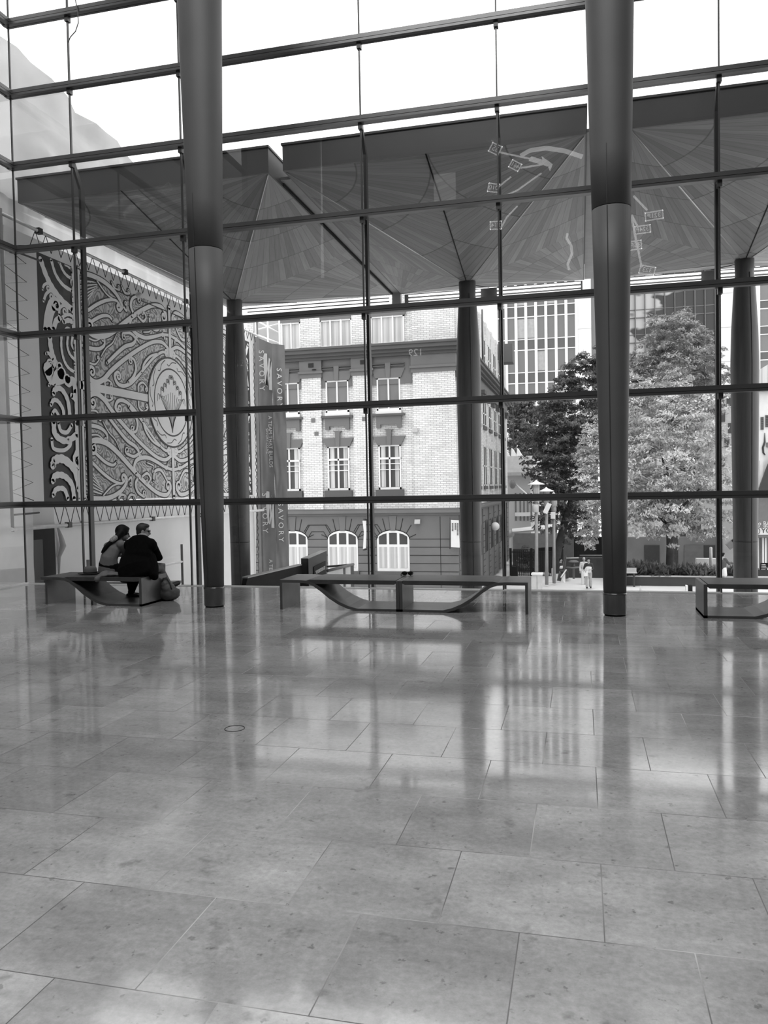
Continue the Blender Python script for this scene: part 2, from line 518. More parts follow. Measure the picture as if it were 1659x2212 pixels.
# cable hanging beside the first mullion
pts = [at(a, b_, D-.12) for a, b_ in ((158, -60), (163, 0), (168, 25), (169, 50), (163, 68), (152, 80), (147, 92))]
tag(MB().tube(pts, .010, 6).build('hanging_cable', m_mid), 'thin grey cable looping down beside the glass near the ceiling', 'cable')

# hat, folded jacket, shopping bag
hx = at(195, 1236, 11.25)
t = thing('sun_hat', 'light felt hat with dark brim lying on the bench', 'hat', (hx.x, 11.25, .437))
m_hat = mat('grey felt', .11, .8)
MB().lathe([(.102, .012), (.106, .03), (.102, .08), (.090, .110), (.06, .122), (.02, .112)], 24, (hx.x, 11.25, .437)).build('crown', m_hat, t)
MB().lathe([(.05, .006), (.13, .004), (.19, .012), (.192, .018), (.13, .012), (.085, .016)], 28, (hx.x, 11.25, .437)).build('brim', mat('hat brim', .04, .8), t)
MB().lathe([(.103, .012), (.1085, .013), (.1095, .034), (.104, .035)], 24, (hx.x, 11.25, .437)).build('hat_band', m_black, t)

def lump(pts, seed, amp):
    """wrinkled soft body from a list of (centre, radii) balls"""
    mb = MB()
    for c, r_ in pts: mb.ball(c, r_, n=20, m=12)
    rr = random.Random(seed)
    from mathutils import noise as NZ
    for i, v in enumerate(mb.v):
        k = NZ.noise(v*14+V((seed, 0, 0)))*amp + NZ.noise(v*31+V((0, seed, 0)))*amp*.5
        mb.v[i] = v + V((k, k*.6, k))
    return mb
def soft(o, vox=.012, it=4):
    r = o.modifiers.new('r', 'REMESH'); r.mode = 'VOXEL'; r.voxel_size = vox; r.use_smooth_shade = True
    s = o.modifiers.new('s', 'SMOOTH'); s.factor = .5; s.iterations = it
    return o
j = at(236, 1244, 10.98)
mb = lump([((j.x-.05, 11.0, .475), (.10, .13, .05)), ((j.x+.06, 10.99, .465), (.12, .12, .04)), ((j.x-.06, 10.90, .455), (.09, .09, .035)), ((j.x-.09, 10.80, .415), (.05, .055, .05)), ((j.x+.13, 10.98, .46), (.09, .07, .03))], 3, .012)
o = mb.build('folded_jacket', mat('jacket cloth', .13, .8, 0, .25, 14)); soft(o, .01, 3)
tag(o, 'crumpled grey jacket lying on the bench behind the woman', 'jacket')
k = atz(357, 1301, 0)
t = thing('tote_bag', 'slouching grey tote bag standing on the floor against the bench end', 'bag', (k.x, k.y+.16, 0))
kx, ky = k.x-.02, k.y+.18
mb = lump([((kx, ky, .10), (.165, .12, .098)), ((kx-.03, ky, .18), (.13, .11, .11)), ((kx-.06, ky, .26), (.085, .09, .09)), ((kx+.07, ky, .14), (.10, .10, .09)), ((kx-.10, ky, .12), (.07, .10, .11))], 8, .016)
mb.v = [V((q.x, q.y, max(q.z, .0))) for q in mb.v]
o = mb.build('bag_body', mat('bag cloth', .075, .6, 0, .35, 12), t); soft(o, .011, 3)
MB().tube([(kx-.09, ky-.06, .30), (kx-.08, ky-.05, .36), (kx-.02, ky-.04, .37), (kx+.04, ky-.06, .30), (kx+.08, ky-.08, .20)], .012, 8).build('strap', m_dark, t)
# ================================================================== people
m_skin = mat('skin', .30, .5, 0, .05, 20)
m_skin_dk = mat('skin in shade', .20, .5, 0, .05, 20)  # darker copy of the skin, shade put into its colour
m_hairdk = mat('dark hair', .006, .6, 0, .3, 30, spec=.15)
m_hairgr = mat('greying short hair', .018, .6, 0, .4, 40)
m_hairlt = mat('pale hair', .5, .6, 0, .2, 30)

def lerp(a, b, t): return a+(b-a)*t
def head_balls(mb, c, f, s=1.0):
    """head at c looking along f: skull, face, nose, ears, chin, brow, lips"""
    f = V(f).normalized(); r = f.cross(V((0, 0, 1))).normalized(); u = r.cross(f)
    ax = (r, f, u)
    P = lambda a, b, d: c + r*a*s + f*b*s + u*d*s
    mb.ball(P(0, -.012, .025), (.074*s, .094*s, .092*s), ax)
    mb.ball(P(0, .020, -.045), (.060*s, .066*s, .078*s), ax)
    mb.ball(P(0, .048, -.098), (.030*s, .028*s, .022*s), ax, 10, 7)          # chin
    mb.loft([P(0, .080, .010), P(0, .098, -.018), P(0, .106, -.034)], [.010*s, .013*s, .017*s], r, 8)   # nose
    mb.ball(P(0, .086, -.066), (.025*s, .012*s, .010*s), ax, 10, 7)          # lips
    mb.ball(P(-.028, .074, .022), (.026*s, .014*s, .010*s), ax, 10, 7); mb.ball(P(.028, .074, .022), (.026*s, .014*s, .010*s), ax, 10, 7)
    for q in (-1, 1): mb.ball(P(q*.074, -.008, -.012), (.012*s, .024*s, .034*s), ax, 10, 7)
    return P, ax
def hand(mb, wrist, d, palm_n, s=1.0, thumb=1, curl=.5):
    """palm and five curled fingers; d: direction of the hand, palm_n: towards the palm side"""
    d = V(d).normalized(); n = V(palm_n); n = (n-d*n.dot(d)).normalized(); w = d.cross(n)
    c = wrist + d*.045*s
    mb.ball(c, (.042*s, .052*s, .018*s), (w, d, n), 12, 8)
    for i, (off, L) in enumerate(((-.031, .072), (-.011, .082), (.010, .078), (.029, .062))):
        b = wrist + d*.085*s + w*off*s
        p1 = b + (d*math.cos(curl*.5)+n*math.sin(curl*.5))*L*.45*s
        p2 = p1 + (d*math.cos(curl*1.3)+n*math.sin(curl*1.3))*L*.32*s
        p3 = p2 + (d*math.cos(curl*2.0)+n*math.sin(curl*2.0))*L*.26*s
        mb.loft([b-d*.01*s, p1, p2, p3], [.0095*s, .009*s, .0085*s, .007*s], w, 8)
    tb = wrist + d*.03*s - w*.032*s*thumb
    p1 = tb + (d*.7-w*.7*thumb+n*.2).normalized()*.035*s
    p2 = p1 + (d*.9-w*.25*thumb+n*.35).normalized()*.030*s
    mb.loft([tb, p1, p2], [.013*s, .0105*s, .008*s], n, 8)

def figure(name, label, J, st, group=None):
    """J: joints; st: clothing.  One continuous body; clothing and hair are its children."""
    s = st.get('s', 1.0)
    vox = st.get('vox', .011)
    root_loc = V((J['pelvis'].x, J['pelvis'].y, st.get('base', 0)))
    side = V(J['side']).normalized()
    mb = MB()
    mid = lerp(J['pelvis'], J['chest'], .5)
    if 'waist' in J: mid = J['waist']
    tr = st.get('torso', ((.150, .105), (.130, .095), (.150, .105), (.085, .075)))
    mb.loft([J['pelvis'], mid, J['chest'], J['neck']], [(a*s, b*s) for a, b in tr], side)
    f = V(J['face']).normalized()
    hc = J['head']
    mb.loft([J['neck']-V((0, 0, .03*s)), lerp(J['neck'], hc, .45), hc-V((0, 0, .05*s))-f*.015*s], [.058*s, .052*s, .055*s], side)
    P, ax = head_balls(mb, hc, f, s)
    mb.loft([J['shL'], J['neck']-V((0, 0, .045*s)), J['shR']], [.052*s, .06*s, .052*s], V((0, 0, 1)))
    for q in 'LR':
        mb.loft([J['sh'+q], J['el'+q], J['wr'+q]], [.047*s, .038*s, .027*s], side)
        mb.loft([J['wr'+q], J['wr'+q]+(J['wr'+q]-J['el'+q]).normalized()*.03*s], [.026*s, .024*s], side)
        hd = st.get('hand'+q, (J['wr'+q]-J['el'+q]))
        hand(mb, J['wr'+q], hd, st.get('palm'+q, (0, 0, -1)), s, 1 if q == 'L' else -1, st.get('curl', .5))
        mb.loft([J['hip'+q], lerp(J['hip'+q], J['kn'+q], .5), J['kn'+q], lerp(J['kn'+q], J['an'+q], .35), J['an'+q]], [.088*s, .075*s, .055*s, .052*s, .036*s], side)
        mb.loft([J['an'+q], lerp(J['an'+q], J['toe'+q], .5)+V((0, 0, .0)), J['toe'+q]], [(.035*s, .035*s), (.040*s, .03*s), (.036*s, .02*s)], side)
    o = mb.build(name, st.get('skin', m_skin)); o.name = name
    soft(o, vox*.8, 2)
    tag(o, label, 'person', group)
    def part(nm, mb2, m, it=3, vx=None):
        c = mb2.build(nm, m, o); soft(c, vx or vox, it); return c
    # eyes
    for q in (-1, 1):
        MB().ball(P(q*.030, .079, .006), .0115*s, n=8, m=6).build('eye', m_black, o)
    e = .016*s
    # upper garment
    if st.get('top'):
        m2 = MB()
        hem = J['pelvis'] + (J['pelvis']-mid).normalized()*st.get('hem', .02)
        trr = [(a*s+e, b*s+e) for a, b in tr]
        m2.loft([hem, J['pelvis'], mid, J['chest'], J['neck']-V((0, 0, .04*s))], [trr[0]] + trr[:3] + [(.10*s, .085*s)], side)
        m2.loft([J['shL'], J['neck']-V((0, 0, .05*s)), J['shR']], [.052*s+e, .062*s+e, .052*s+e], V((0, 0, 1)))
        sl = st.get('sleeve', 1.0)
        for q in 'LR':
            if sl <= .5:
                m2.loft([J['sh'+q], lerp(J['sh'+q], J['el'+q], sl*2)], [.050*s+e, .046*s+e], side)
            else:
                m2.loft([J['sh'+q], J['el'+q], lerp(J['el'+q], J['wr'+q], (sl-.5)*2)], [.052*s+e, .043*s+e, .034*s+e], side)
        for ex in st.get('topx', []): m2.loft(*ex)
        part(st.get('topname', 'shirt'), m2, st['top'])
    if st.get('trousers'):
        m2 = MB()
        m2.loft([J['pelvis']+(mid-J['pelvis'])*.35, J['pelvis'], lerp(J['hipL'], J['hipR'], .5)], [(tr[0][0]*s+e*.8, tr[0][1]*s+e*.8)]*2+[(.14*s, .10*s)], side)
        tl = st.get('trouser_len', 1.0)
        for q in 'LR':
            if tl < .6:
                m2.loft([J['hip'+q], lerp(J['hip'+q], J['kn'+q], tl*2)], [.092*s+e, .085*s+e], side)
            else:
                m2.loft([J['hip'+q], lerp(J['hip'+q], J['kn'+q], .5), J['kn'+q], lerp(J['kn'+q], J['an'+q], (tl-.5)*2-.08)],
                        [.090*s+e, .078*s+e, .062*s+e, st.get('cuff', .052)*s+e*.6], side)
        part('trousers', m2, st['trousers'])
    for q in 'LR':
        if st.get('shoes'):
            m2 = MB()
            a, b = J['an'+q], J['toe'+q]
            dn = V(st.get('sole'+q, (0, 0, -1)))
            m2.loft([a-(b-a).normalized()*.035*s+dn*.035*s, a+dn*.02*s+(b-a)*.1, lerp(a, b, .6)+dn*.005*s, b], [(.040*s, .045*s), (.046*s, .05*s), (.050*s, .038*s), (.040*s, .028*s)], side)
            part('shoe', m2, st['shoes'], 1, vox*.8)
    if st.get('hair'):
        m2 = MB()
        k = st.get('hairk', 1.0)
        m2.ball(P(0, -.026, .034), (.083*s*k, .096*s*k, .094*s*k), ax)
        m2.ball(P(0, .020, .085), (.066*s, .066*s, .038*s), ax)
        m2.ball(P(0, -.062, -.02), (.068*s*k, .048*s*k, .07*s*k), ax)
        for ch in st.get('hairx', []): m2.loft(*ch)
        part('hair', m2, st['hair'], 2)
    return o, P

# ---- the couple on the bench
def pt(px, py, Y): return at(px, py, Y)
# woman
J = dict(pelvis=V((-7.28, 11.16, .535)), side=(1, -.12, 0))
pw = at(234, 1222, 11.16)
J['pelvis'] = V((pw.x, 11.16, .535))
J['waist'] = at(236, 1204, 11.14); J['chest'] = at(243, 1186, 11.20); J['neck'] = at(254, 1168, 11.26)
J['head'] = at(266, 1152, 11.33); J['face'] = (.75, .60, -.22)
J['shL'] = at(233, 1180, 11.28); J['shR'] = at(262, 1176, 11.18)
J['elL'] = J['shL']+V((.06, .25, -.16)); J['wrL'] = J['elL']+V((.17, .12, -.03))
J['elR'] = J['shR']+V((.02, .16, -.22)); J['wrR'] = J['elR']+V((.03, .22, .0))
J['hipL'] = J['pelvis']+V((-.09, .05, -.03)); J['hipR'] = J['pelvis']+V((.09, .03, -.03))
f_ = atz(285, 1294, 0)
J['knL'] = J['hipL']+V((.16, .40, .0)); J['anL'] = V((J['knL'].x+.05, J['knL'].y+.02, .075)); J['toeL'] = J['anL']+V((.13, .10, -.045))
J['knR'] = J['hipR']+V((.26, .34, .0)); J['anR'] = V((f_.x-.04, f_.y+.02, .075)); J['toeR'] = J['anR']+V((.165, .04, -.045))
hx_ = J['head']
st = dict(top=mat('pale grey blouse', .15, .8, 0, .12, 12), topname='blouse', sleeve=.42, trousers=mat('black trousers', .005, .9, spec=.1), shoes=mat('dark trainers', .02, .6),
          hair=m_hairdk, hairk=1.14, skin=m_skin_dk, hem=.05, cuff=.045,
          torso=((.155, .115), (.125, .10), (.140, .105), (.08, .07)),
          hairx=[([at(262, 1150, 11.27), at(252, 1162, 11.19), at(243, 1168, 11.13), at(232, 1178, 11.08), at(225, 1187, 11.06), at(220, 1193, 11.06)], [.065, .05, .036, .033, .032, .016], (1, 0, 0))])
w_, P = figure('person', 'woman with dark ponytail and pale grey top seated on the bench, leaning on the man', J, st)
c_ = at(246, 1166, 11.15)
MB().loft([at(249, 1162, 11.16), at(242, 1167, 11.12)], [.045, .040], (1, 0, 0)).build('scarf_tie', mat('patterned hair tie', .3, .8, 0, .7, 60), w_)
for q in (J['toeR'], J['toeL']):
    pass
# man
pm = at(299, 1224, 11.14)
J = dict(pelvis=V((pm.x, 11.14, .545)), side=(1, -.05, 0))
J['waist'] = at(299, 1204, 11.16); J['chest'] = at(302, 1184, 11.22); J['neck'] = at(306, 1163, 11.32)
J['head'] = at(310, 1147, 11.38); J['face'] = (.86, .42, -.12)
J['shL'] = at(278, 1174, 11.28); J['shR'] = at(327, 1172, 11.26)
J['elL'] = J['shL']+V((-.03, .20, -.24)); J['wrL'] = J['elL']+V((.14, .20, -.03))
J['elR'] = J['shR']+V((.05, .14, -.26)); J['wrR'] = J['elR']+V((-.16, .20, -.02))
J['hipL'] = J['pelvis']+V((-.09, .04, -.03)); J['hipR'] = J['pelvis']+V((.10, .04, -.02))
J['knL'] = J['hipL']+V((.20, .46, .02)); J['anL'] = V((J['knL'].x+.02, J['knL'].y-.05, .08)); J['toeL'] = J['anL']+V((.12, .13, -.05))
J['knR'] = at(343, 1228, 11.50)
an = at(365, 1266, 11.78); J['anR'] = V((an.x, an.y, max(an.z, .10))); J['toeR'] = J['anR']+V((.15, .06, .05))
m_coat = mat('black coat', .0035, .95, 0, .3, 20, spec=.08)
hp = J['pelvis']
coatx = [([at(290, 1206, 11.10), at(290, 1226, 11.02), at(292, 1242, 10.96)], [(.24, .13), (.27, .16), (.27, .10)], (1, 0, 0)),
         ([at(322, 1206, 11.20), at(327, 1226, 11.14), at(332, 1243, 11.06)], [(.11, .12), (.11, .13), (.07, .10)], (1, 0, 0)),
         ([at(281, 1178, 11.22), at(303, 1170, 11.26), at(326, 1178, 11.22)], [.10, .11, .10], (0, 0, 1)),
         ([at(300, 1172, 11.21), at(298, 1200, 11.12)], [(.20, .13), (.23, .14)], (1, 0, 0))]
st = dict(top=m_coat, topname='coat', sleeve=.96, trousers=mat('pale grey jeans', .13, .8, 0, .2, 16), shoes=mat('black trainers', .02, .6), hair=m_hairgr, hairk=1.02,
          hem=.06, topx=coatx, torso=((.165, .13), (.165, .125), (.175, .12), (.10, .085)), soleR=(.3, -.2, -.8), skin=m_skin)
m_, P = figure('person', 'man in a long black coat seated on the bench, turned to the right', J, st)
f = V(J['face']).normalized(); r_ = f.cross(V((0, 0, 1))).normalized()
mb = MB()
for q in (-1, 1):
    c = P(q*.034, .100, .006)
    mb.tube([c+r_*(.026*math.cos(a*PI/6))+V((0, 0, .020*math.sin(a*PI/6))) for a in range(13)], .0022, 6)
    mb.tube([P(q*.062, .098, .010), P(q*.076, .03, .010), P(q*.078, -.02, .0)], .0022, 6)
mb.build('glasses', m_black, m_)
MB().loft([J['neck']-V((.0, .03, .03)), J['neck']+V((.0, .03, -.01))], [(.085, .05), (.08, .05)], (1, 0, 0)).build('coat_collar', m_coat, m_)

# ---- people outside
def standing(x, y, zg, h, fdir, stride=.0, armL=None, armR=None):
    """joints of a walking or standing adult of height h facing fdir"""
    k = h/1.75
    f = V((fdir[0], fdir[1], 0)).normalized(); r = f.cross(V((0, 0, 1)))
    B = V((x, y, zg))
    P = lambda a, b, c: B + r*a*k + f*b*k + V((0, 0, c*k))
    J = dict(side=r, face=f, pelvis=P(0, 0, .96), waist=P(0, 0, 1.10), chest=P(0, .0, 1.30), neck=P(0, -.01, 1.47), head=P(0, .03, 1.635))
    for q, sg in (('L', -1), ('R', 1)):
        J['sh'+q] = P(sg*.18, 0, 1.41)
        a = (armL if q == 'L' else armR) or ((sg*.23, -.03, 1.14), (sg*.24, .06, .92))
        J['el'+q] = P(*a[0]); J['wr'+q] = P(*a[1])
        st_ = stride*sg
        J['hip'+q] = P(sg*.09, 0, .90)
        J['kn'+q] = P(sg*.10, .03+st_*.5, .50); J['an'+q] = P(sg*.10, st_-.02, .09); J['toe'+q] = P(sg*.11, st_+.14, .035)
    return J, k
GZ = -4.0     # level of the lower street
p = at(1272, 1271, 45.0)
J, k = standing(p.x, 45.0, p.z, 1.66, (0, -1), .10, ((-.26, .02, 1.12), (-.10, .20, 1.12)), ((.27, -.02, 1.14), (.20, .18, 1.05)))
st = dict(s=k, vox=.018, base=p.z, top=mat('dark shrug top', .02, .8), sleeve=.62, trousers=mat('light cargo trousers', .36, .8, 0, .2, 10), shoes=m_black, hair=m_hairdk, hem=.0, cuff=.075, curl=.9)
w1, P = figure('person', 'woman in dark top and pale cargo trousers walking towards the glass', J, st)
c0 = J['chest']
MB().loft([c0+V((0, -.13, -.05)), c0+V((0, -.13, -.33))], [(.16, .04), (.14, .03)], (1, 0, 0)).build('pale_bib', mat('pale top', .6, .8), w1)
tag(MB().box(J['wrR'].x-.42+.36, J['wrR'].y-.05, J['wrR'].z-.30, J['wrR'].x+.14, J['wrR'].y+.04, J['wrR'].z-.03).build('carry_bag', m_white), 'white carrier bag hanging from the walking woman\'s hand', 'bag')
p2 = at(1262, 1266, 47.0)
J, k = standing(p2.x, 47.0, p2.z, 1.66, (0.1, -1), .12)
st = dict(s=k, vox=.018, base=p2.z, top=mat('pale jacket', .5, .8), sleeve=.95, trousers=mat('white trousers', .6, .8), shoes=m_pale, hair=m_hairlt, cuff=.06)
figure('person', 'person in pale clothes with white hair walking behind the woman in cargo trousers', J, st)
# seated person beside the ramp
p3 = at(1211, 1243, 49.0)
J, k = standing(p3.x, 49.0, p3.z-.62, 1.66, (1, -.5))
for q, sg in (('L', -1), ('R', 1)):
    J['kn'+q] = J['hip'+q]+V((.36, -.18, .02)); J['an'+q] = J['kn'+q]+V((.02, -.0, -.42)); J['toe'+q] = J['an'+q]+V((.15, -.07, -.05))
st = dict(s=k, vox=.018, base=p3.z-.6, top=mat('striped black jersey', .02, .8), sleeve=.9, trousers=m_dark, shoes=m_pale, hair=m_hairdk)
o3, P = figure('person', 'person in black jersey with white stripe seated beside the ramp wall', J, st)
c0 = J['chest']
MB().loft([c0+V((0, 0, -.09)), c0+V((0, 0, -.13))], [(.178, .135), (.172, .13)], J['side']).build('white_stripe', m_white, o3)
# leaning person at the planter
p4 = at(1562, 1262, 46.6)
J, k = standing(p4.x, 46.6, p4.z, 1.72, (.75, .65), .04, ((.12, .30, 1.18), (.34, .50, 1.16)), ((.24, .22, 1.12), (.18, .50, 1.20)))
st = dict(s=k*1.05, vox=.018, base=p4.z, top=mat('grey sweater', .07, .8), sleeve=.98, trousers=mat('white shorts', .75, .8), trouser_len=.48, shoes=m_pale, hair=m_hairdk, skin=m_skin, torso=((.17, .12), (.175, .13), (.18, .12), (.1, .08)), topname='sweater')
figure('person', 'person in grey sweater and white shorts leaning on the planter edge beside the canopy trunk', J, st)
# ================================================================== ground outside
def gz(y):
    return max(-0.25-.1405*(y-13.35), -4.05) if y > 13.35 else -.25
m_ground = mat('pale paving', .62, .7, 0, .08, .6)
mb = MB()
mb.quad((-40, D+.1, -.25), (60, D+.1, -.25), (60, 40.4, gz(40.4)), (-40, 40.4, gz(40.4)))
mb.quad((-40, 40.4, gz(40.4)), (60, 40.4, gz(40.4)), (60, 50, -4.10), (-40, 50, -4.10))
mb.quad((-40, 50, -4.10), (60, 50, -4.10), (60, 52, -4.8), (-40, 52, -4.8))
mb.quad((-40, 52, -4.8), (60, 52, -4.8), (60, 62, -4.9), (-40, 62, -4.9))
mb.quad((-40, 62, -4.9), (60, 62, -4.9), (60, 150, -7.5), (-40, 150, -7.5))
mb.quad((-40, -10, -.26), (XC-.2, -10, -.26), (XC-.2, D+.1, -.25), (-40, D+.1, -.25))
struct('ground', mb, m_ground)

# ================================================================== timber canopies
CY0, CY1, CYM, ZR, ZA = 14.4, 24.55, 19.72, 7.80, 6.72
def canopy(x0, x1, cx, label, tubes):
    t = thing('timber_canopy', label, 'canopy', (cx, CYM, gz(CYM)), 'tree-like timber canopies outside the glass')
    A_ = V((cx, CYM, ZA))
    for X, nx in ((x0, 0), (x1, 1)):
        for Y in (CY0, CY1):
            c = V((X, Y, ZR)); ex = V((cx, Y, ZR)); ey = V((X, CYM, ZR))
            mb = MB()
            N = 6
            def sag(p):      # gentle belly in the boards
                return p
            mb.add([c, A_, ex], [(0, 1, 2)]); mb.add([c, A_, ey], [(0, 1, 2)])
            mb.build('soffit', m_plank, t, center=c)
            d = (A_-c).normalized()
            MB().tube([c+d*.1, A_-d*.25], .014, 6).build('crease_strip', m_trimlight, t)
    for e in ((cx, CY0), (cx, CY1)):
        MB().tube([(e[0], e[1], ZR-.01), A_], .013, 6).build('joint_line', m_black, t)
    T = .07
    mb = MB()
    mb.box(x0, CY0, ZR-.01, x1, CY0+T, ZR+.46); mb.box(x0, CY1-T, ZR-.01, x1, CY1, ZR+.46)
    mb.box(x0, CY0+T, ZR-.01, x0+T, CY1-T, ZR+.46); mb.box(x1-T, CY0+T, ZR-.01, x1, CY1-T, ZR+.46)
    mb.build('fascia', m_fascia, t)
    MB().box(x0-.02, CY0-.03, ZR+.46, x1+.02, CY1+.02, ZR+.50).build('roof_deck', m_fascia, t)
    # trunk
    prof = [(.255, gz(CYM)-.1), (.262, 0.36), (.285, 2.4), (.305, 4.4), (.285, 5.2), (.235, 6.1), (.20, 6.45), (.21, ZA+.05)]
    tr = MB().lathe(prof, 28, (cx, CYM, 0)).build('trunk', m_wood, t, center=(cx, CYM, 0))
    a = R(-70)
    MB().tube([(cx+(r_+.0)*math.cos(a), CYM+(r_+.0)*math.sin(a), z) for r_, z in prof[:-1]], .012, 6).build('seam', m_steel, tr)
    MB().lathe([(.264, .34), (.264, .37)], 28, (cx, CYM, 0)).build('joint_ring', m_steel, tr)
    # rows of strip blades hung under the street edge, their brightness put in as glow
    for i, z in enumerate((7.72, 7.61, 7.50)):
        if tubes:
            b_ = MB().tube([(x0+.25, CY1+.02, z), (cx-.25, CY1+.02, z)], .03, 8); b_.tube([(cx+.25, CY1+.02, z), (x1-.1, CY1+.02, z)], .03, 8)
            b_.build('glow_strip', m_glow, t)
        else:
            MB().box(x0+.3+.35*i, CY1+.06, z-.012, x1-.1, CY1+.10, z+.014).build('dark_blade', m_dark, t)
    bk = MB().box(x0+.1, CY1+.12, 7.44, x1-.05, CY1+.16, 7.80)
    bk.build('blade_backing', m_glow if not tubes else mat('grey blade', .12, .5), t)  # first canopy: glow put in for the bright band behind the blades
    return t
canopy(-11.3, -5.73, -8.9, 'timber canopy on a tapered trunk beside the patterned scaffold wrap', False)
canopy(-5.44, .15, -2.68, 'middle timber canopy, its tapered trunk in front of the brick building corner', True)
canopy(.86, 6.45, 3.66, 'timber canopy whose trunk stands by the leafy tree and the sandwich board', True)
m_gut = mat('pale gutter soffit', .30, .5)
t = thing('canopy_gutter', 'pale sloping gutter in the gap beside the first timber canopy', 'gutter', (-5.585, 19.7, 7.9))
MB().box(-5.722, CY0+.6, 7.86, -5.448, CY1+.25, 7.92).build('gutter_soffit', m_gut, t)
MB().box(-5.722, CY0+.75, 7.80, -5.70, CY1+.2, 7.87).build('gutter_edge', m_black, t)
MB().box(-5.722, CY1+.03, 7.3, -5.448, CY1+.25, 7.9).build('gutter_spout', m_lightg, t)
t = thing('canopy_gutter', 'pale gutter in the gap behind the right-hand interior column', 'gutter', (.5, 19.7, 7.9))
MB().box(.158, CY0+.1, 7.86, .852, CY1+.2, 7.92).build('gutter_soffit', m_gut, t)

# ================================================================== scaffold wrap with mural
XW = -11.5
m_wrapl = mat('pale printed wrap', .78, .6, 0, .06, .7)
m_wrapd = mat('dark wrap ink', .035, .6, 0, .1, 2)
m_line = mat('mural outline ink', .05, .6)
m_ribbon = mat('mural ribbon', .85, .6, 0, .06, 1.5)
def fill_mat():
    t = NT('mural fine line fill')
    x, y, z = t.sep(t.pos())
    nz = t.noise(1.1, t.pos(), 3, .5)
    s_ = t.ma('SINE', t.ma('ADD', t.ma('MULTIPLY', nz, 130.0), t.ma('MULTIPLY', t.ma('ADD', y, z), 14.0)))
    t.bsdf(t.ma('MULTIPLY', t.ramp(s_, -.6, .3, .26, .72), t.ramp(y, 16, 23, .72, 1.15)), .6)  # lighter towards the far end: light along the wrap painted in
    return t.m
m_fill = fill_mat()
YA, ZM = 20.92, 4.30
ZB, ZT = 1.545, 7.06
wrap = thing('hanging_wrap', 'printed scaffold wrap with curling koru scroll pattern outside the left glass', 'wrap', (XW, 20.5, gz(20.5)))
MB().box(XW-.03, 14.2, ZB, XW, 26.75, ZT+.24).build('wrap_sheet', m_wrapl, wrap)
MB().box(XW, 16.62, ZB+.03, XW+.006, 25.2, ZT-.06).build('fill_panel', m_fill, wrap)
def wpt(px, py):
    q = atx(px, py, XW); return (q.y, q.z)
def mc(x, y): return wpt(160+x/4.097, 560+y/4.097)
def smooth(pts, n=6):
    out = []
    for i in range(len(pts)-1):
        p0 = pts[max(i-1, 0)]; p1 = pts[i]; p2 = pts[i+1]; p3 = pts[min(i+2, len(pts)-1)]
        for k in range(n):
            t = k/n
            out.append(tuple(.5*((2*p1[c])+(-p0[c]+p2[c])*t+(2*p0[c]-5*p1[c]+4*p2[c]-p3[c])*t*t+(-p0[c]+3*p1[c]-3*p2[c]+p3[c])*t**3) for c in (0, 1)))
    out.append(pts[-1]); return out
def koru(path, w, turn, r0):
    """append a curled end: turn +1/-1 (left/right), starting radius r0"""
    x, z = path[-1]; a = math.atan2(path[-1][1]-path[-2][1], path[-1][0]-path[-2][0])
    out = list(path); r = r0; step = R(22)
    ws = [w]*len(path)
    n = 24
    for i in range(n):
        a += turn*step; r *= .945
        x += math.cos(a)*r*step; z += math.sin(a)*r*step
        out.append((x, z)); ws.append(max(w*(1-.35*i/n), .02) if i < n-3 else w*.85)
    return out, ws
def ribbon(mb, path, ws, xoff, extra, mirror=()):
    n = len(path); vs = []
    for i, (y, z) in enumerate(path):
        a = path[max(i-1, 0)]; b = path[min(i+1, n-1)]
        dy, dz = b[0]-a[0], b[1]-a[1]; L = math.hypot(dy, dz) or 1e-6
        h = ws[i]/2+extra
        vs.append((XW+xoff, y-dz/L*h, z+dy/L*h)); vs.append((XW+xoff, y+dz/L*h, z-dy/L*h))
    fs = [(2*i, 2*i+1, 2*i+3, 2*i+2) for i in range(n-1)]
    k = len(vs)
    for (y, z), w_ in ((path[0], ws[0]), (path[-1], ws[-1])):
        b = len(vs); m = 10
        vs += [(XW+xoff, y+(w_/2+extra)*math.cos(2*PI*j/m), z+(w_/2+extra)*math.sin(2*PI*j/m)) for j in range(m)]
        fs.append(tuple(range(b, b+m)))
    for my, mz in [(0, 0)]+list(mirror):
        mb.add([(q[0]+.0004*(my+2*mz), 2*YA-q[1] if my else q[1], 2*ZM-q[2] if mz else q[2]) for q in vs], fs)
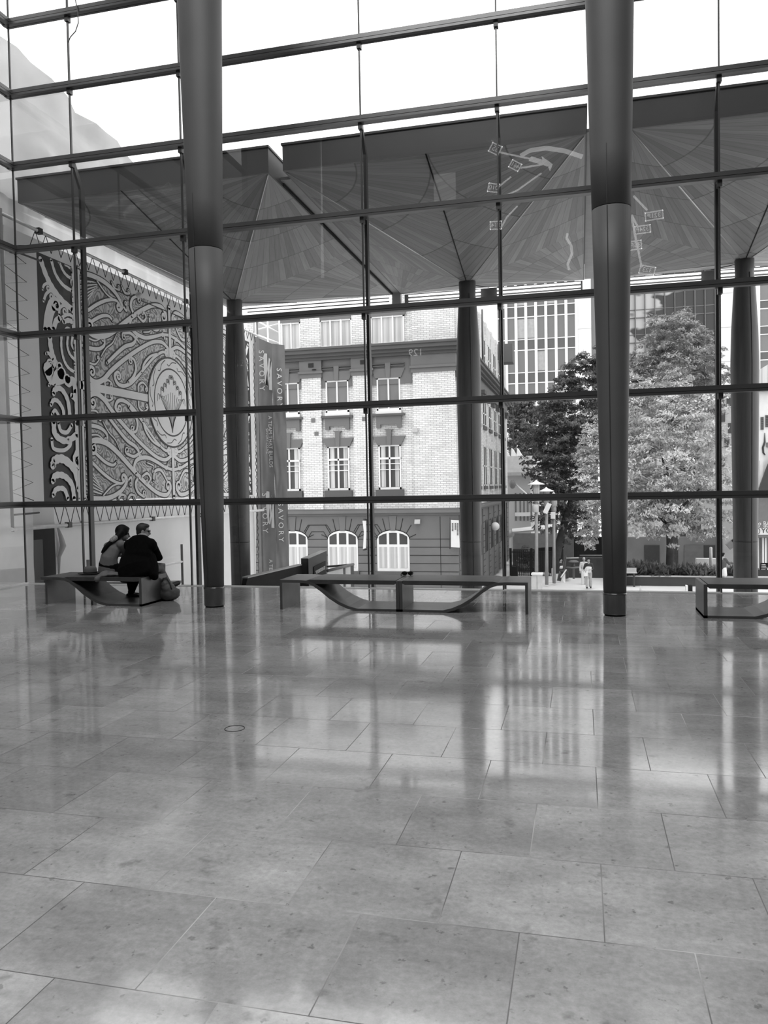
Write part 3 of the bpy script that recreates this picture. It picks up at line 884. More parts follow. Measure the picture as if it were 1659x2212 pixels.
PATHS = [  # traced in the lower left quarter, crop coordinates; width; curl turn and radius at each end
 ([(150, 1300), (125, 1260), (135, 1205), (190, 1188), (260, 1240), (330, 1340), (420, 1450), (520, 1560), (620, 1660), (720, 1745), (800, 1775), (850, 1745)], .17, 1, .16),
 ([(165, 1710), (128, 1690), (140, 1630), (200, 1603), (290, 1632), (380, 1710), (470, 1810), (560, 1910), (650, 2000), (740, 2070), (815, 2085), (846, 2040)], .19, 1, .15),
 ([(545, 1900), (528, 1830), (560, 1770), (640, 1755), (720, 1790), (800, 1840), (866, 1862)], .14, 0, 0),
 ([(105, 2105), (220, 2120), (330, 2102), (420, 2040), (462, 1960), (445, 1915)], .15, 1, .10),
 ([(105, 1765), (160, 1805), (240, 1885), (330, 1955), (405, 1985), (440, 1962)], .11, 1, .08),
 ([(165, 1690), (210, 1740), (280, 1800), (340, 1822), (372, 1795)], .11, 0, 0),
 ([(385, 1350), (362, 1310), (385, 1255), (440, 1255), (510, 1310), (590, 1420), (650, 1510), (720, 1610), (800, 1690), (845, 1690)], .13, 1, .10),
 ([(480, 1300), (530, 1370), (556, 1450), (545, 1520), (515, 1530)], .12, -1, .09),
 ([(605, 1430), (630, 1520), (690, 1610), (760, 1660)], .10, 0, 0),
 ([(300, 1400), (400, 1530), (470, 1610), (540, 1660), (565, 1715), (520, 1745), (460, 1720)], .13, -1, .09),
 ([(92, 1470), (170, 1475), (240, 1500), (285, 1550), (290, 1600)], .12, -1, .07),
 ([(275, 1185), (272, 1225), (300, 1250), (330, 1240)], .08, 1, .07),
 ([(565, 1245), (570, 1310), (610, 1350), (645, 1325)], .08, 1, .08),
 ([(562, 1930), (540, 1990), (560, 2060), (610, 2100)], .12, 1, .09),
 ([(590, 1930), (640, 1895), (670, 1940), (650, 1985)], .09, -1, .07),
 ([(700, 1960), (710, 1880), (760, 1865), (800, 1920), (830, 1990)], .11, 0, 0),
 ([(385, 2128), (410, 2085), (445, 2090)], .09, -1, .06),
 ([(468, 2128), (495, 2085), (530, 2090)], .09, -1, .06),
 ([(250, 2095), (330, 2010), (400, 1985)], .06, 0, 0),
 ([(470, 1960), (500, 1930), (505, 1990)], .08, -1, .06),
 ([(600, 1690), (575, 1720)], .07, 1, .07),
 ([(830, 1800), (820, 1850)], .08, -1, .07),
 ([(120, 1560), (200, 1555), (260, 1600)], .05, 0, 0),
 ([(130, 1340), (190, 1345), (230, 1400)], .06, -1, .06),
 ([(250, 1440), (300, 1530), (360, 1600), (400, 1690)], .05, 0, 0),
 ([(640, 1800), (700, 1830), (690, 1870)], .05, 1, .06),
]
ol = MB(); rb = MB()
MIR = [(1, 0), (0, 1), (1, 1)]
for i, (pts, w_, turn, r0) in enumerate(PATHS):
    path = smooth([mc(*q) for q in pts])
    if i in (0, 1, 6):
        path = koru(path[::-1], w_, 1, .11)[0][::-1]
    w_ = w_*.8
    ws = [w_*(.75+.25*math.sin(PI*min(1, k/(len(path)-1)+.15))) for k in range(len(path))]
    if i in (0, 1, 6):
        ws = [v*(.5+.5*min(1, k/30)) for k, v in enumerate(ws)]
    if turn:
        p2, ws2 = koru(path, ws[-1], turn, r0)
        path, ws = p2, ws+ws2[len(ws):]
    ribbon(ol, path, ws, .009+.0016*(i % 5), .030, MIR)
    ribbon(rb, path, ws, .017+.0016*(i % 5), 0, MIR)
# straight bands and fan stripes
def line2(mb, a, b, w_, xo, ex=0, mir=MIR): ribbon(mb, [a, ((a[0]+b[0])/2, (a[1]+b[1])/2), b], [w_]*3, xo, ex, mir)
for k in range(6):
    a = mc(105, 1820+46*k); b = mc(215+10*k, 1985+22*k)
    line2(ol, a, b, .035, .0085); line2(rb, (a[0], a[1]+.03), (b[0], b[1]+.03), .03, .0088)
for (a, b, w_) in [((16.62, ZM), (19.75, ZM), .20), ((YA, ZB+.03), (YA, 3.05), .13), ((16.66, ZB), (16.66, ZT-.06), .07)]:
    line2(ol, a, b, w_, .0150, .028); line2(rb, a, b, w_, .0228)
line2(ol, (16.6, ZT-.16), (25.2, ZT-.16), .03, .02, 0, []); 
# oval medallion
def ring(mb, ry, rz, w_, xo, ex=0):
    pts = [(YA+ry*math.cos(2*PI*j/48), ZM+.0+rz*math.sin(2*PI*j/48)) for j in range(49)]
    ribbon(mb, pts, [w_]*49, xo, ex)
ov = MB(); ov.add([(XW+.0262, YA+1.28*math.cos(2*PI*j/40), ZM+1.28*math.sin(2*PI*j/40)) for j in range(40)], [tuple(range(40))])
ov.build('medallion', m_ribbon, wrap)
ring(ol, 1.28, 1.28, .02, .027, .015); ring(ol, .96, .96, .045, .0275, .0)
for j in range(12):
    a = 2*PI*(j+.5)/12
    pth = smooth([(YA+1.22*math.cos(a), ZM+1.22*math.sin(a)), (YA+1.16*math.cos(a+.2), ZM+1.16*math.sin(a+.2)), (YA+1.05*math.cos(a+.36), ZM+1.05*math.sin(a+.36)), (YA+1.10*math.cos(a+.45), ZM+1.10*math.sin(a+.45))])
    ribbon(ol, pth, [.025]*len(pth), .0285, 0)
for sg in (-1, 1):
    for k in range(7):
        d = .06+.11*k
        pth = smooth([(YA+sg*.02, ZM-.86+.03*k), (YA+sg*d*.5, ZM-.45+.04*k), (YA+sg*d, ZM+.0+.03*k), (YA+sg*min(d*1.15, .8), ZM+.28-.05*k)])
        ribbon(ol, pth, [.022]*len(pth), .0285, 0)
    for k in range(4):
        p0 = (YA+sg*(.12+.16*k), ZM+.72-.13*k)
        path, ws = koru([(p0[0], p0[1]-.2), p0], .03, sg, .08)
        ribbon(ol, path, ws, .029, 0)
ol.build('pattern_outline', m_line, wrap)
rb.build('pattern_ribbon', m_ribbon, wrap)
# dark koru border strips at both ends of the sheet, the far one mirrored
def t1(x, y): return wpt(80+x/7.541, 540+y/7.541)
def t2(x, y): return wpt(x/2.9625, 500+y/2.9625)
U1, U2 = .0098/7.541, .0112/2.9625
BANDS = [  # traced bands: points, width, scalloped, curl turn, curl radius
 (t1, [(50, 150), (150, 430), (265, 640), (420, 840), (600, 990)], 118, 1, 0, 0),
 (t1, [(225, 160), (300, 400), (430, 580), (610, 690)], 72, 1, 0, 0),
 (t1, [(345, 160), (420, 340), (510, 440), (610, 480)], 62, 1, 0, 0),
 (t1, [(450, 200), (520, 290), (610, 330)], 44, 0, 0, 0),
 (t1, [(85, 640), (105, 575), (150, 545)], 50, 0, -1, .11),
 (t1, [(100, 830), (140, 720), (195, 670)], 58, 0, -1, .13),
 (t1, [(130, 1310), (150, 1080), (205, 880), (270, 810)], 120, 0, -1, .13),
 (t1, [(190, 1310), (215, 1080), (265, 940)], 120, 0, 0, 0), (t1, [(260, 1300), (300, 1160), (360, 1120)], 110, 0, 0, 0),
 (t1, [(350, 1060), (360, 950), (410, 905)], 62, 0, -1, .14),
 (t1, [(390, 1110), (470, 1055), (550, 1070), (625, 1170)], 62, 1, 0, 0),
 (t1, [(420, 1170), (520, 1150), (590, 1220), (630, 1330)], 90, 1, 0, 0),
 (t1, [(430, 1320), (480, 1270), (540, 1300)], 45, 0, 0, 0),
 (t1, [(195, 1400), (215, 1600), (275, 1800), (345, 1930), (370, 2010)], 118, 1, 0, 0),
 (t1, [(385, 1390), (385, 1600), (430, 1800), (510, 1930), (640, 2010)], 62, 1, 0, 0),
 (t1, [(490, 1390), (480, 1560), (530, 1710), (650, 1830)], 60, 1, 0, 0),
 (t1, [(570, 1390), (550, 1530), (590, 1620), (650, 1670)], 58, 0, 0, 0),
 (t1, [(135, 1690), (180, 1690), (250, 1790)], 62, 0, 0, 0),
 (t1, [(150, 1850), (165, 1800), (200, 1790)], 40, 0, -1, .09),
 (t1, [(175, 2100), (190, 1960), (250, 1890)], 90, 0, 0, 0), (t1, [(260, 2110), (300, 2010), (370, 1950)], 110, 0, 1, .08),
 (t1, [(640, 420), (620, 380), (600, 400)], 50, 0, -1, .09), (t1, [(650, 620), (620, 560), (595, 590)], 50, 0, -1, .10), (t1, [(650, 900), (630, 830), (650, 790)], 50, 0, 0, 0),
 (t1, [(640, 1600), (690, 1560), (700, 1640)], 48, 0, 1, .10), (t1, [(640, 1900), (620, 1860), (650, 1830)], 60, 0, 0, 0),
 (t2, [(300, 880), (330, 940), (390, 930)], 84, 0, 1, .07), (t2, [(305, 985), (325, 960), (345, 985)], 20, 0, 0, 0),
 (t2, [(500, 1040), (460, 960), (430, 970)], 55, 0, -1, .09), (t2, [(335, 1040), (345, 1012), (385, 1010), (425, 1080), (440, 1195)], 34, 1, 0, 0),
 (t2, [(318, 1110), (335, 1080), (365, 1090), (395, 1140), (400, 1195)], 28, 1, 0, 0),
 (t2, [(325, 1170), (345, 1145), (372, 1190)], 22, 0, 0, 0), (t2, [(450, 1050), (480, 1090), (490, 1195)], 36, 1, 0, 0),
 (t2, [(335, 1215), (345, 1300), (410, 1340), (480, 1300), (500, 1225)], 42, 1, 0, 0),
 (t2, [(365, 1222), (380, 1275), (420, 1285), (450, 1240)], 26, 0, 0, 0),
 (t2, [(322, 1330), (335, 1390), (400, 1400), (440, 1370)], 24, 0, 1, .12), (t2, [(512, 1300), (490, 1400), (470, 1450)], 44, 0, 1, .13),
 (t2, [(328, 1500), (345, 1462), (400, 1460), (470, 1530), (500, 1650)], 54, 1, 0, 0), (t2, [(330, 1500), (325, 1480), (340, 1465)], 26, 0, 0, 0),
 (t2, [(328, 1600), (345, 1562), (400, 1565), (450, 1620), (465, 1712)], 40, 1, 0, 0),
 (t2, [(330, 1690), (350, 1650), (400, 1650), (425, 1712)], 32, 1, 0, 0), (t2, [(500, 1520), (512, 1600), (520, 1712)], 20, 0, 0, 0),
]
YS0, YS1 = 15.2, 16.42
def border(mirror, name):
    fy = (lambda y: 2*YA-y) if mirror else (lambda y: y)
    a, b = sorted((fy(YS0), fy(YS1)))
    MB().box(XW, a, ZB+.01, XW+.006, b, ZT-.03).build(name, m_wrapd, wrap)
    mb = MB()
    for i, (tf, pts, w_, sc_l, turn, r0) in enumerate(BANDS):
        path = smooth([tf(*q) for q in pts], 10)
        w_ = w_*(U1 if tf is t1 else U2)
        ws = [w_*(.84+.20*abs(math.sin(k*.62)) if sc_l else 1.0) for k in range(len(path))]
        if turn:
            p2, w2 = koru(path, w_*.8, turn, r0); path, ws = p2, ws+w2[len(ws):]
        path = [(min(max(y, YS0+.012), YS1-.01), min(max(z, ZB+.03), ZT-.06)) for y, z in path]
        ribbon(mb, [(fy(y), z) for y, z in path], ws, .008+.0009*i, 0)
    for k, v in enumerate(mb.v):
        lo_, hi_ = a+.005, b-.003
        mb.v[k] = V((v.x, min(max(v.y, lo_), hi_), min(max(v.z, ZB+.02), ZT-.05)))
    mb.build('koru_shape', m_ribbon, wrap)
border(False, 'border_strip')
border(True, 'border_strip')

# white tarpaulin wall above and shrink-wrapped roof
def sheet(x, y0, y1, ztop, zbot, amp, seed, ny=60, nz=24, fold=0.0):
    from mathutils import noise as NZ
    mb = MB(); vs = []
    for j in range(nz+1):
        for i in range(ny+1):
            y = y0+(y1-y0)*i/ny
            zt = ztop(y) if callable(ztop) else ztop
            z = zbot+(zt-zbot)*j/nz
            q = V((y*.8, z*.5, seed))
            dx = amp*NZ.noise(q*1.3) + amp*.5*NZ.noise(V((y*2.2-z*1.4, (z+y)*.3, seed))*1.4)
            dx += fold*math.sin(y*9+2*NZ.noise(q))*(.3+.7*j/nz)
            vs.append((x+dx, y, z))
    fs = [(j*(ny+1)+i, j*(ny+1)+i+1, (j+1)*(ny+1)+i+1, (j+1)*(ny+1)+i) for j in range(nz) for i in range(ny)]
    mb.add(vs, fs, True); return mb
def sheetm(name, v, tr):
    t = NT(name)
    nz = t.noise(1.2, t.pos(), 4)
    c = t.ma('MULTIPLY', t.ramp(nz, .25, .75, .88, 1.1), v)
    p = t.n('ShaderNodeBsdfPrincipled'); t.put(p.inputs['Base Color'], c); t.put(p.inputs['Roughness'], .35)
    l = t.n('ShaderNodeBsdfTranslucent'); t.put(l.inputs[0], c)
    m_ = t.n('ShaderNodeMixShader'); m_.inputs[0].default_value = tr
    t.t.links.new(p.outputs[0], m_.inputs[1]); t.t.links.new(l.outputs[0], m_.inputs[2]); t.t.links.new(m_.outputs[0], t.out.inputs[0])
    return t.m
m_tarp = sheetm('white shrink wrap plastic', .50, .3)
m_tarp2 = sheetm('white pleated plastic', .85, .45)
o = sheet(XW-.35, -5.0, 27.0, lambda y: 11.6-.13*(y-14)+.10*math.sin(y*1.7), 7.95, .28, 5.2).build('shrink_wrap_sheet', m_tarp)
tag(o, 'wrinkled translucent plastic sheeting over the scaffold roof at the far upper left', 'sheeting')
o = sheet(XW-.12, 12.5, 26.8, 7.98, 7.28, .05, 1.7, 260, 4, .04).build('pleated_curtain', m_tarp2)
tag(o, 'bright pleated plastic strip between the top scaffold rail and the canopy', 'sheeting')

# scaffold of tubes with laced cord
sc = thing('scaffold', 'galvanised tube scaffold with zigzag cord lacing around the printed wrap', 'scaffold', (XW+.3, 14, gz(14)))
XP = -11.2
MB().tube([(XP, 13.75, 7.36), (XP, 26.9, 7.25)], .036, 10).build('top_rail', m_galv, sc)
MB().tube([(XP, 13.75, 1.03), (XP, 26.9, .99)], .042, 10).build('bottom_rail', m_galv, sc)
MB().tube([(XP, 13.75, 7.45), (XP, 13.80, .98)], .032, 10).build('pole', m_mid, sc)
MB().tube([(XP-.1, 26.95, 8.3), (XP-.1, 26.95, gz(27))], .035, 10).build('pole', m_mid, sc)
MB().tube([(XP, 13.75, 6.7), (XP+.02, 14.9, 6.72)], .022, 8).build('brace', m_dark, sc)
MB().tube([(XP, 13.80, 1.32), (XP+.02, 14.6, 1.34)], .02, 8).build('brace', m_dark, sc)
m_cord = mat('black lacing cord', .02, .7)
def lace(y0, y1, za, zb, step, nm):
    pts = []; y = y0; k = 0
    while y < y1:
        pts.append((XP+.01, y, za if k % 2 else zb)); y += step; k += 1
    MB().tube(pts, .010, 5, False).build(nm, m_cord, sc)
lace(14.6, 26.6, 7.32, 6.98, .17, 'top_lacing')
lace(15.1, 26.6, 1.03, 1.50, .19, 'bottom_lacing')
pts = []; k = 0; z = 1.6
while z < 7.0:
    pts.append((XP+.01, 13.76 if k % 2 else 14.45, z)); z += .19; k += 1
MB().tube(pts, .010, 5, False).build('side_lacing', m_cord, sc)
for y, z in ((14.9, 7.35), (18.2, 7.33), (21.4, 7.30), (15.6, 1.03), (19.2, 1.01), (22.0, 1.0)):
    MB().box(XP-.05, y-.06, z-.06, XP+.06, y+.06, z+.06).build('clamp', m_dark, sc)
t = thing('floodlight', 'small white floodlight clamped under the top scaffold rail', 'floodlight', (XP+.05, 18.75, 6.75))
MB().lathe([(.05, 0), (.085, .05), (.085, .09), (.03, .13)], 14, (XP+.08, 18.7, 6.80)).build('lamp_head', m_white, t)
MB().tube([(XP+.04, 18.75, 7.0), (XP+.08, 18.7, 6.9)], .015, 6).build('bracket', m_dark, t)
# deck boards and dim scaffold interior behind the left return
t = thing('scaffold_bay', 'dim scaffold bay with tubes and plastic seen through the left return glass', 'scaffold', (-13.2, 11.0, gz(11)))
for y in (9.2, 11.4, 13.2):
    MB().tube([(-12.6, y, -.3), (-12.6, y, 7.6)], .03, 8).build('pole', m_mid, t)
for z in (1.6, 3.6, 5.6, 7.4):
    MB().tube([(-12.6, 8.0, z), (-12.6, 14.0, z)], .03, 8).build('rail', m_mid, t)
MB().box(-12.5, -5.0, 1.3, -12.4, 15.6, 8.2).build('plastic_backing', mat('dim plastic', .22, .5, 0, .3, 1.2), t)

# white sheeted hoarding below, with the torn doorway
hd = thing('hoarding', 'white sheeted hoarding below the printed wrap with a dark torn doorway', 'hoarding', (XW, 20, gz(20)))
d0, d1 = atx(78, 1190, XW).y, atx(124, 1190, XW).y
o = sheet(XW-.06, d1, 26.9, 1.53, gz(26)-.4, .035, 9.1, 60, 10); o.build('plastic_face', mat('white hoarding sheet', .85, .45, 0, .08, .8), hd)
o = sheet(XW-.06, -5.0, d0, 1.53, -.7, .05, 4.4, 40, 10); o.build('plastic_face', mat('grubby hoarding sheet', .62, .45, 0, .15, 1.0), hd)
o = sheet(XW-.06, d0-.01, d1+.01, 1.53, .99, .03, 2.0, 8, 3); o.build('header_strip', m_tarp, hd)
o = MB().box(XW-.62, d0-.5, -.7, XW-.55, d1+1.2, 1.2).build('doorway_interior', m_black, hd)
MB().box(XW-.2, d0+.12, -.5, XW-.17, d0+.45, .72).build('inner_door', m_dark, hd)
MB().tube([(XW+.0, d1+.02, 1.0), (XW+.03, d1+.10, .75), (XW+.05, d1+.14, .55), (XW+.01, d1+.04, .3), (XW, d1+.02, -.1)], [.02, .05, .07, .04, .02], 8).build('torn_edge', m_tarp, hd)
# low tube barrier in front of the hoarding
br = thing('tube_barrier', 'low scaffold tube barrier standing in front of the white hoarding', 'barrier', (-11.2, 20, gz(20)))
a = at(394, 1240, 20.6)
MB().tube([(a.x, 20.6, gz(20.6)-.1), (a.x, 20.6, .22)], .036, 8).build('post', m_mid, br)
b_ = at(190, 1212, 15.8)
MB().tube([(b_.x, 15.8, gz(15.8)-.1), (b_.x, 15.8, at(190, 1209, 15.8).z)], .036, 8).build('post', m_mid, br)
MB().tube([at(394, 1213, 20.62), at(335, 1225, 18.9), at(250, 1247, 17)], .034, 8).build('rail', m_galv, br)
MB().tube([at(394, 1256, 20.62), at(150, 1262, 15.4)], .03, 8).build('rail', m_mid, br)

# ================================================================== banner on the far scaffold corner
m_bann = mat('grey banner cloth', .19, .55, 0, .12, 1.3)
m_bann2 = mat('grey banner cloth shaded side', .16, .55, 0, .2, 1.3)  # same cloth darkened: shade of the turned face put into the colour
YBN = 27.2
def bp(px, py): return at(px, py, YBN)
bn = thing('scaffold_banner', 'tall grey hanging banner lettered SAVORY at the end of the scaffold', 'banner', (-11.1, YBN, gz(YBN)))
zt, zb = bp(570, 735).z, bp(570, 1262).z
xa, xb = bp(556, 980).x, bp(592, 980).x
xc = bp(612, 980).x
def cloth(a, b, y0, y1, zt0, zt1, zb_, seed, m, nm):
    from mathutils import noise as NZ
    mb = MB(); nx, nz = 10, 70; vs = []
    for j in range(nz+1):
        for i in range(nx+1):
            u = i/nx; x = a+(b-a)*u; y = y0+(y1-y0)*u; z = zb_+(lerp(zt0, zt1, u)-zb_)*j/nz
            y += .05*NZ.noise(V((u*2.5+z*.8, z*.5, seed)))+.025*NZ.noise(V((u*5, z*1.6-u*3, seed+4)))
            vs.append((x, y, z))
    mb.add(vs, [(j*(nx+1)+i, j*(nx+1)+i+1, (j+1)*(nx+1)+i+1, (j+1)*(nx+1)+i) for j in range(nz) for i in range(nx)], True)
    return mb.build(nm, m, bn)
cloth(xa-.05, xb, YBN, YBN, bp(555, 725).z, bp(588, 742).z, zb, 1.0, m_bann, 'front_cloth')
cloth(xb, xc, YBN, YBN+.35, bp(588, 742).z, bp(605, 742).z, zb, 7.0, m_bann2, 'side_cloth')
dn, rx = (0, 0, -1), (1, 0, 0)
YT = YBN-.07
for px, py, body, size in ((566, 800, 'S A V O R Y', .285), (573, 1108, 'S A V O R Y', .285)):
    q = at(px-1, py, YT); txt(body, size, q, dn, rx, m_white, 'lettering', bn)
q = at(584, 954, YT); txt('A TEAM THAT BUILDS', .19, q, dn, rx, m_white, 'lettering', bn, stretch=1.0)
q = at(577, 953, YT); txt('SAVORY.CO.NZ', .13, q, dn, rx, m_white, 'lettering', bn)
q = at(585, 1228, YT); txt('A TEAM', .19, q, dn, rx, m_white, 'lettering', bn)
sd = V((xc-xb, .35, 0)).normalized(); sn = V((.35, -(xc-xb), 0)).normalized()
for px, py in ((604, 838), (607, 1128)):
    q = at(px, py, YBN+.12)+V((.0, -.03, 0)); txt('S A V O R Y', .28, q, dn, sd, m_white, 'lettering', bn)
for dx, dy in ((0, 0), (5, 298)):
    def lp(x, y): 
        q = at(480+x/4.366+dx, 600+y/4.366+dy, YT-.01); return q
    mb = MB()
    mb.prism([lp(398, 712), lp(422, 716), lp(432, 1022), lp(408, 1008), lp(392, 850), lp(388, 740)], (0, .006, 0))
    mb.prism([lp(440, 752), lp(464, 795), lp(470, 1060), lp(443, 1056)], (0, .006, 0))
    mb.prism([lp(408, 1008), lp(432, 1026), lp(462, 790), lp(440, 752)], (0, .006, 0))
    mb.build('logo_mark', m_white, bn)
pts = []
for k in range(70): pts.append((xa-.07+(.03 if k % 2 else 0), YBN-.02, zb+.2+(zt-zb-.3)*k/69))
MB().tube(pts, .012, 5, False).build('edge_lacing', m_cord, bn)
# scaffold top behind the banner
t = thing('scaffold_tower', 'scaffold bay with plastic scraps standing behind the lettered banner', 'scaffold', (-11.3, 28.6, gz(28.6)))
for px in (514, 553, 578, 603):
    q = at(px, 690, 28.6); MB().tube([(q.x, 28.6, gz(28.6)-.1), (q.x, 28.6, at(px, 692, 28.6).z)], .035, 8).build('pole', m_galv, t)
for (a, b_) in (((500, 700), (553, 722)), ((553, 722), (604, 742)), ((550, 690), (604, 720)), ((556, 712), (600, 700))):
    MB().tube([at(*a, 28.6), at(*b_, 28.6)], .03, 8).build('rail', m_galv, t)
mb = MB(); mb.quad(at(545, 692, 28.9), at(603, 690, 28.9), at(605, 748, 28.9), at(548, 728, 28.9)); mb.build('plastic_scrap', m_tarp, t)
mb = MB(); mb.quad(at(512, 704, 28.7), at(552, 726, 28.7), at(553, 1240, 28.7), at(512, 1240, 28.7)); mb.build('plastic_face', m_tarp, t)
# ================================================================== brick building across the street
YF = 40.0
XE = -6.12                                   # street corner of the facade
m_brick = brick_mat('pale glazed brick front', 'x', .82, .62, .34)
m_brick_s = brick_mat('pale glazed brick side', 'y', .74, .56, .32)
m_trimd = mat('grey painted stone trim', .145, .6, 0, .08, 1)
m_trimd2 = mat('darker painted moulding', .085, .6, 0, .08, 1)
m_joint = mat('shadow joint', .02, .8)
m_wfr = mat('white window frame', .8, .5, 0, .03)
m_pane_lt = stripe_mat('pane with pale curtain', 'x', .42, .62, 7.0, rough=.25)
m_pane_dk = mat('dark window pane', .05, .12, 0, .2, .8)
m_pane_side = mat('dim side pane', .05, .95, 0, .2, .8, spec=.02)
m_pane_md = mat('grey blind pane', .17, .2, 0, .12, .7)
bl = thing('brick_building', 'pale brick building with grey stone trim, arched ground floor and tall casement windows', 'building', (-11.5, YF+6, -4.2))
MB().box(-24, YF+.14, -4.6, XE-.1, YF+29, 12.6).build('wall', m_brick, bl)
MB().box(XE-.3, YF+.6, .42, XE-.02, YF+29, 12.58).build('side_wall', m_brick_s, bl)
# projecting brick piers
for a, b in ((-24, -17.9), (-14.32, -13.24), (-11.50, -10.48), (-8.31, XE)):
    MB().box(a, YF-.02, .42, b, YF+.2, 7.60).build('pier', m_brick, bl)
    MB().box(a, YF-.02, 9.0, b, YF+.2, 12.6).build('pier', m_brick, bl)
# main cornice and its frieze
mb = MB()
for z0, z1, e in ((8.95, 9.06, .62), (8.76, 8.95, .54), (8.60, 8.76, .36), (8.46, 8.60, .20)):
    mb.box(-24, YF-e, z0, XE+e, YF+.2, z1); mb.box(XE-.1, YF+.2, z0, XE+e, YF+29.2, z1)
mb.build('cornice', m_trimd2, bl)
mb = MB(); mb.box(-24, YF+.06, 7.05, XE+.02, YF+.16, 8.46); mb.box(XE-.1, YF+.1, 7.65, XE+.02, YF+29.1, 8.46)
mb.build('frieze', m_trimd, bl)
for a, b in ((-14.4, -13.18), (-11.56, -10.42), (-8.38, XE+.06)):
    mb = MB(); mb.box(a, YF-.10, 7.90, b, YF+.1, 8.46); mb.box(a-.06, YF-.16, 7.78, b+.06, YF+.1, 7.90); mb.box(a, YF-.08, 7.56, b, YF+.1, 7.78)
    mb.build('pier_capital', m_trimd, bl)
for px, py in ((673, 790), (785, 783)):
    q = at(px, py, YF); MB().box(q.x-.14, YF-.13, q.z-.11, q.x+.14, YF-.09, q.z+.11).build('air_vent', m_joint, bl)
q = at(680, 800, YF); MB().lathe([(.12, 0), (.10, .04), (.04, .05)], 14, (q.x, YF-.12, q.z)).build('round_lamp', m_joint, bl)
for px, py in ((677, 908), (684, 937), (787, 905)):
    q = at(px, py, YF); MB().box(q.x-.11, YF-.05, q.z-.11, q.x+.11, YF, q.z+.11).build('air_vent', m_mid, bl)
for px, py in ((898, 929), (903, 1126)):
    q = at(px, py, YF); MB().prism([(q.x-.14, YF-.28, q.z-.12), (q.x-.14, YF, q.z-.12), (q.x-.14, YF, q.z+.10), (q.x-.14, YF-.2, q.z+.10)], (.28, 0, 0)).build('wall_light', m_lightg, bl)

def window(x0, x1, z0, z1, cols, rows, pane, bars=(), y=YF+.06, w=.07, axis='x', arch=0.0, xx=None):
    """framed window: frame is the part, its panes are sub-parts"""
    mb = MB()
    def bx(a, c, b, d, y0=y, y1=y+.1):
        if axis == 'x': mb.box(a, y0, c, b, y1, d)
        else: mb.box(xx-.05, a, c, xx-.006, b, d)
    bx(x0, z0, x0+w, z1); bx(x1-w, z0, x1, z1); bx(x0, z0, x1, z0+w*1.6); bx(x0, z1-w, x1, z1)
    for i in range(1, cols):
        c = x0+(x1-x0)*i/cols; bx(c-w*.55, z0, c+w*.55, z1, y-.02)
    for r_ in rows:
        c = z0+(z1-z0)*r_; bx(x0, c-w*.7, x1, c+w*.7, y-.02)
    for r_ in bars:
        c = z0+(z1-z0)*r_; bx(x0, c-.018, x1, c+.018, y+.01)
    o = mb.build('window', m_wfr, bl)
    p_ = MB()
    if axis == 'x': p_.quad((x0, y+.07, z0), (x1, y+.07, z0), (x1, y+.07, z1), (x0, y+.07, z1))
    else: p_.quad((xx-.012, x0, z0), (xx-.012, x1, z0), (xx-.012, x1, z1), (xx-.012, x0, z1))
    p_.build('pane', pane, o)
    return o
def curtains(o, x0, x1, z0, z1, y):
    w = (x1-x0)
    for a, b in ((x0+.05, x0+w*.28), (x1-w*.24, x1-.05)):
        MB().quad((a, y, z0), (b, y, z0), (b, y, z1), (a, y, z1)).build('curtain', m_pane_lt, o)
BAYS = [(-15.55-.35, -14.36), (-13.24, -11.53), (-10.48, -8.74)]
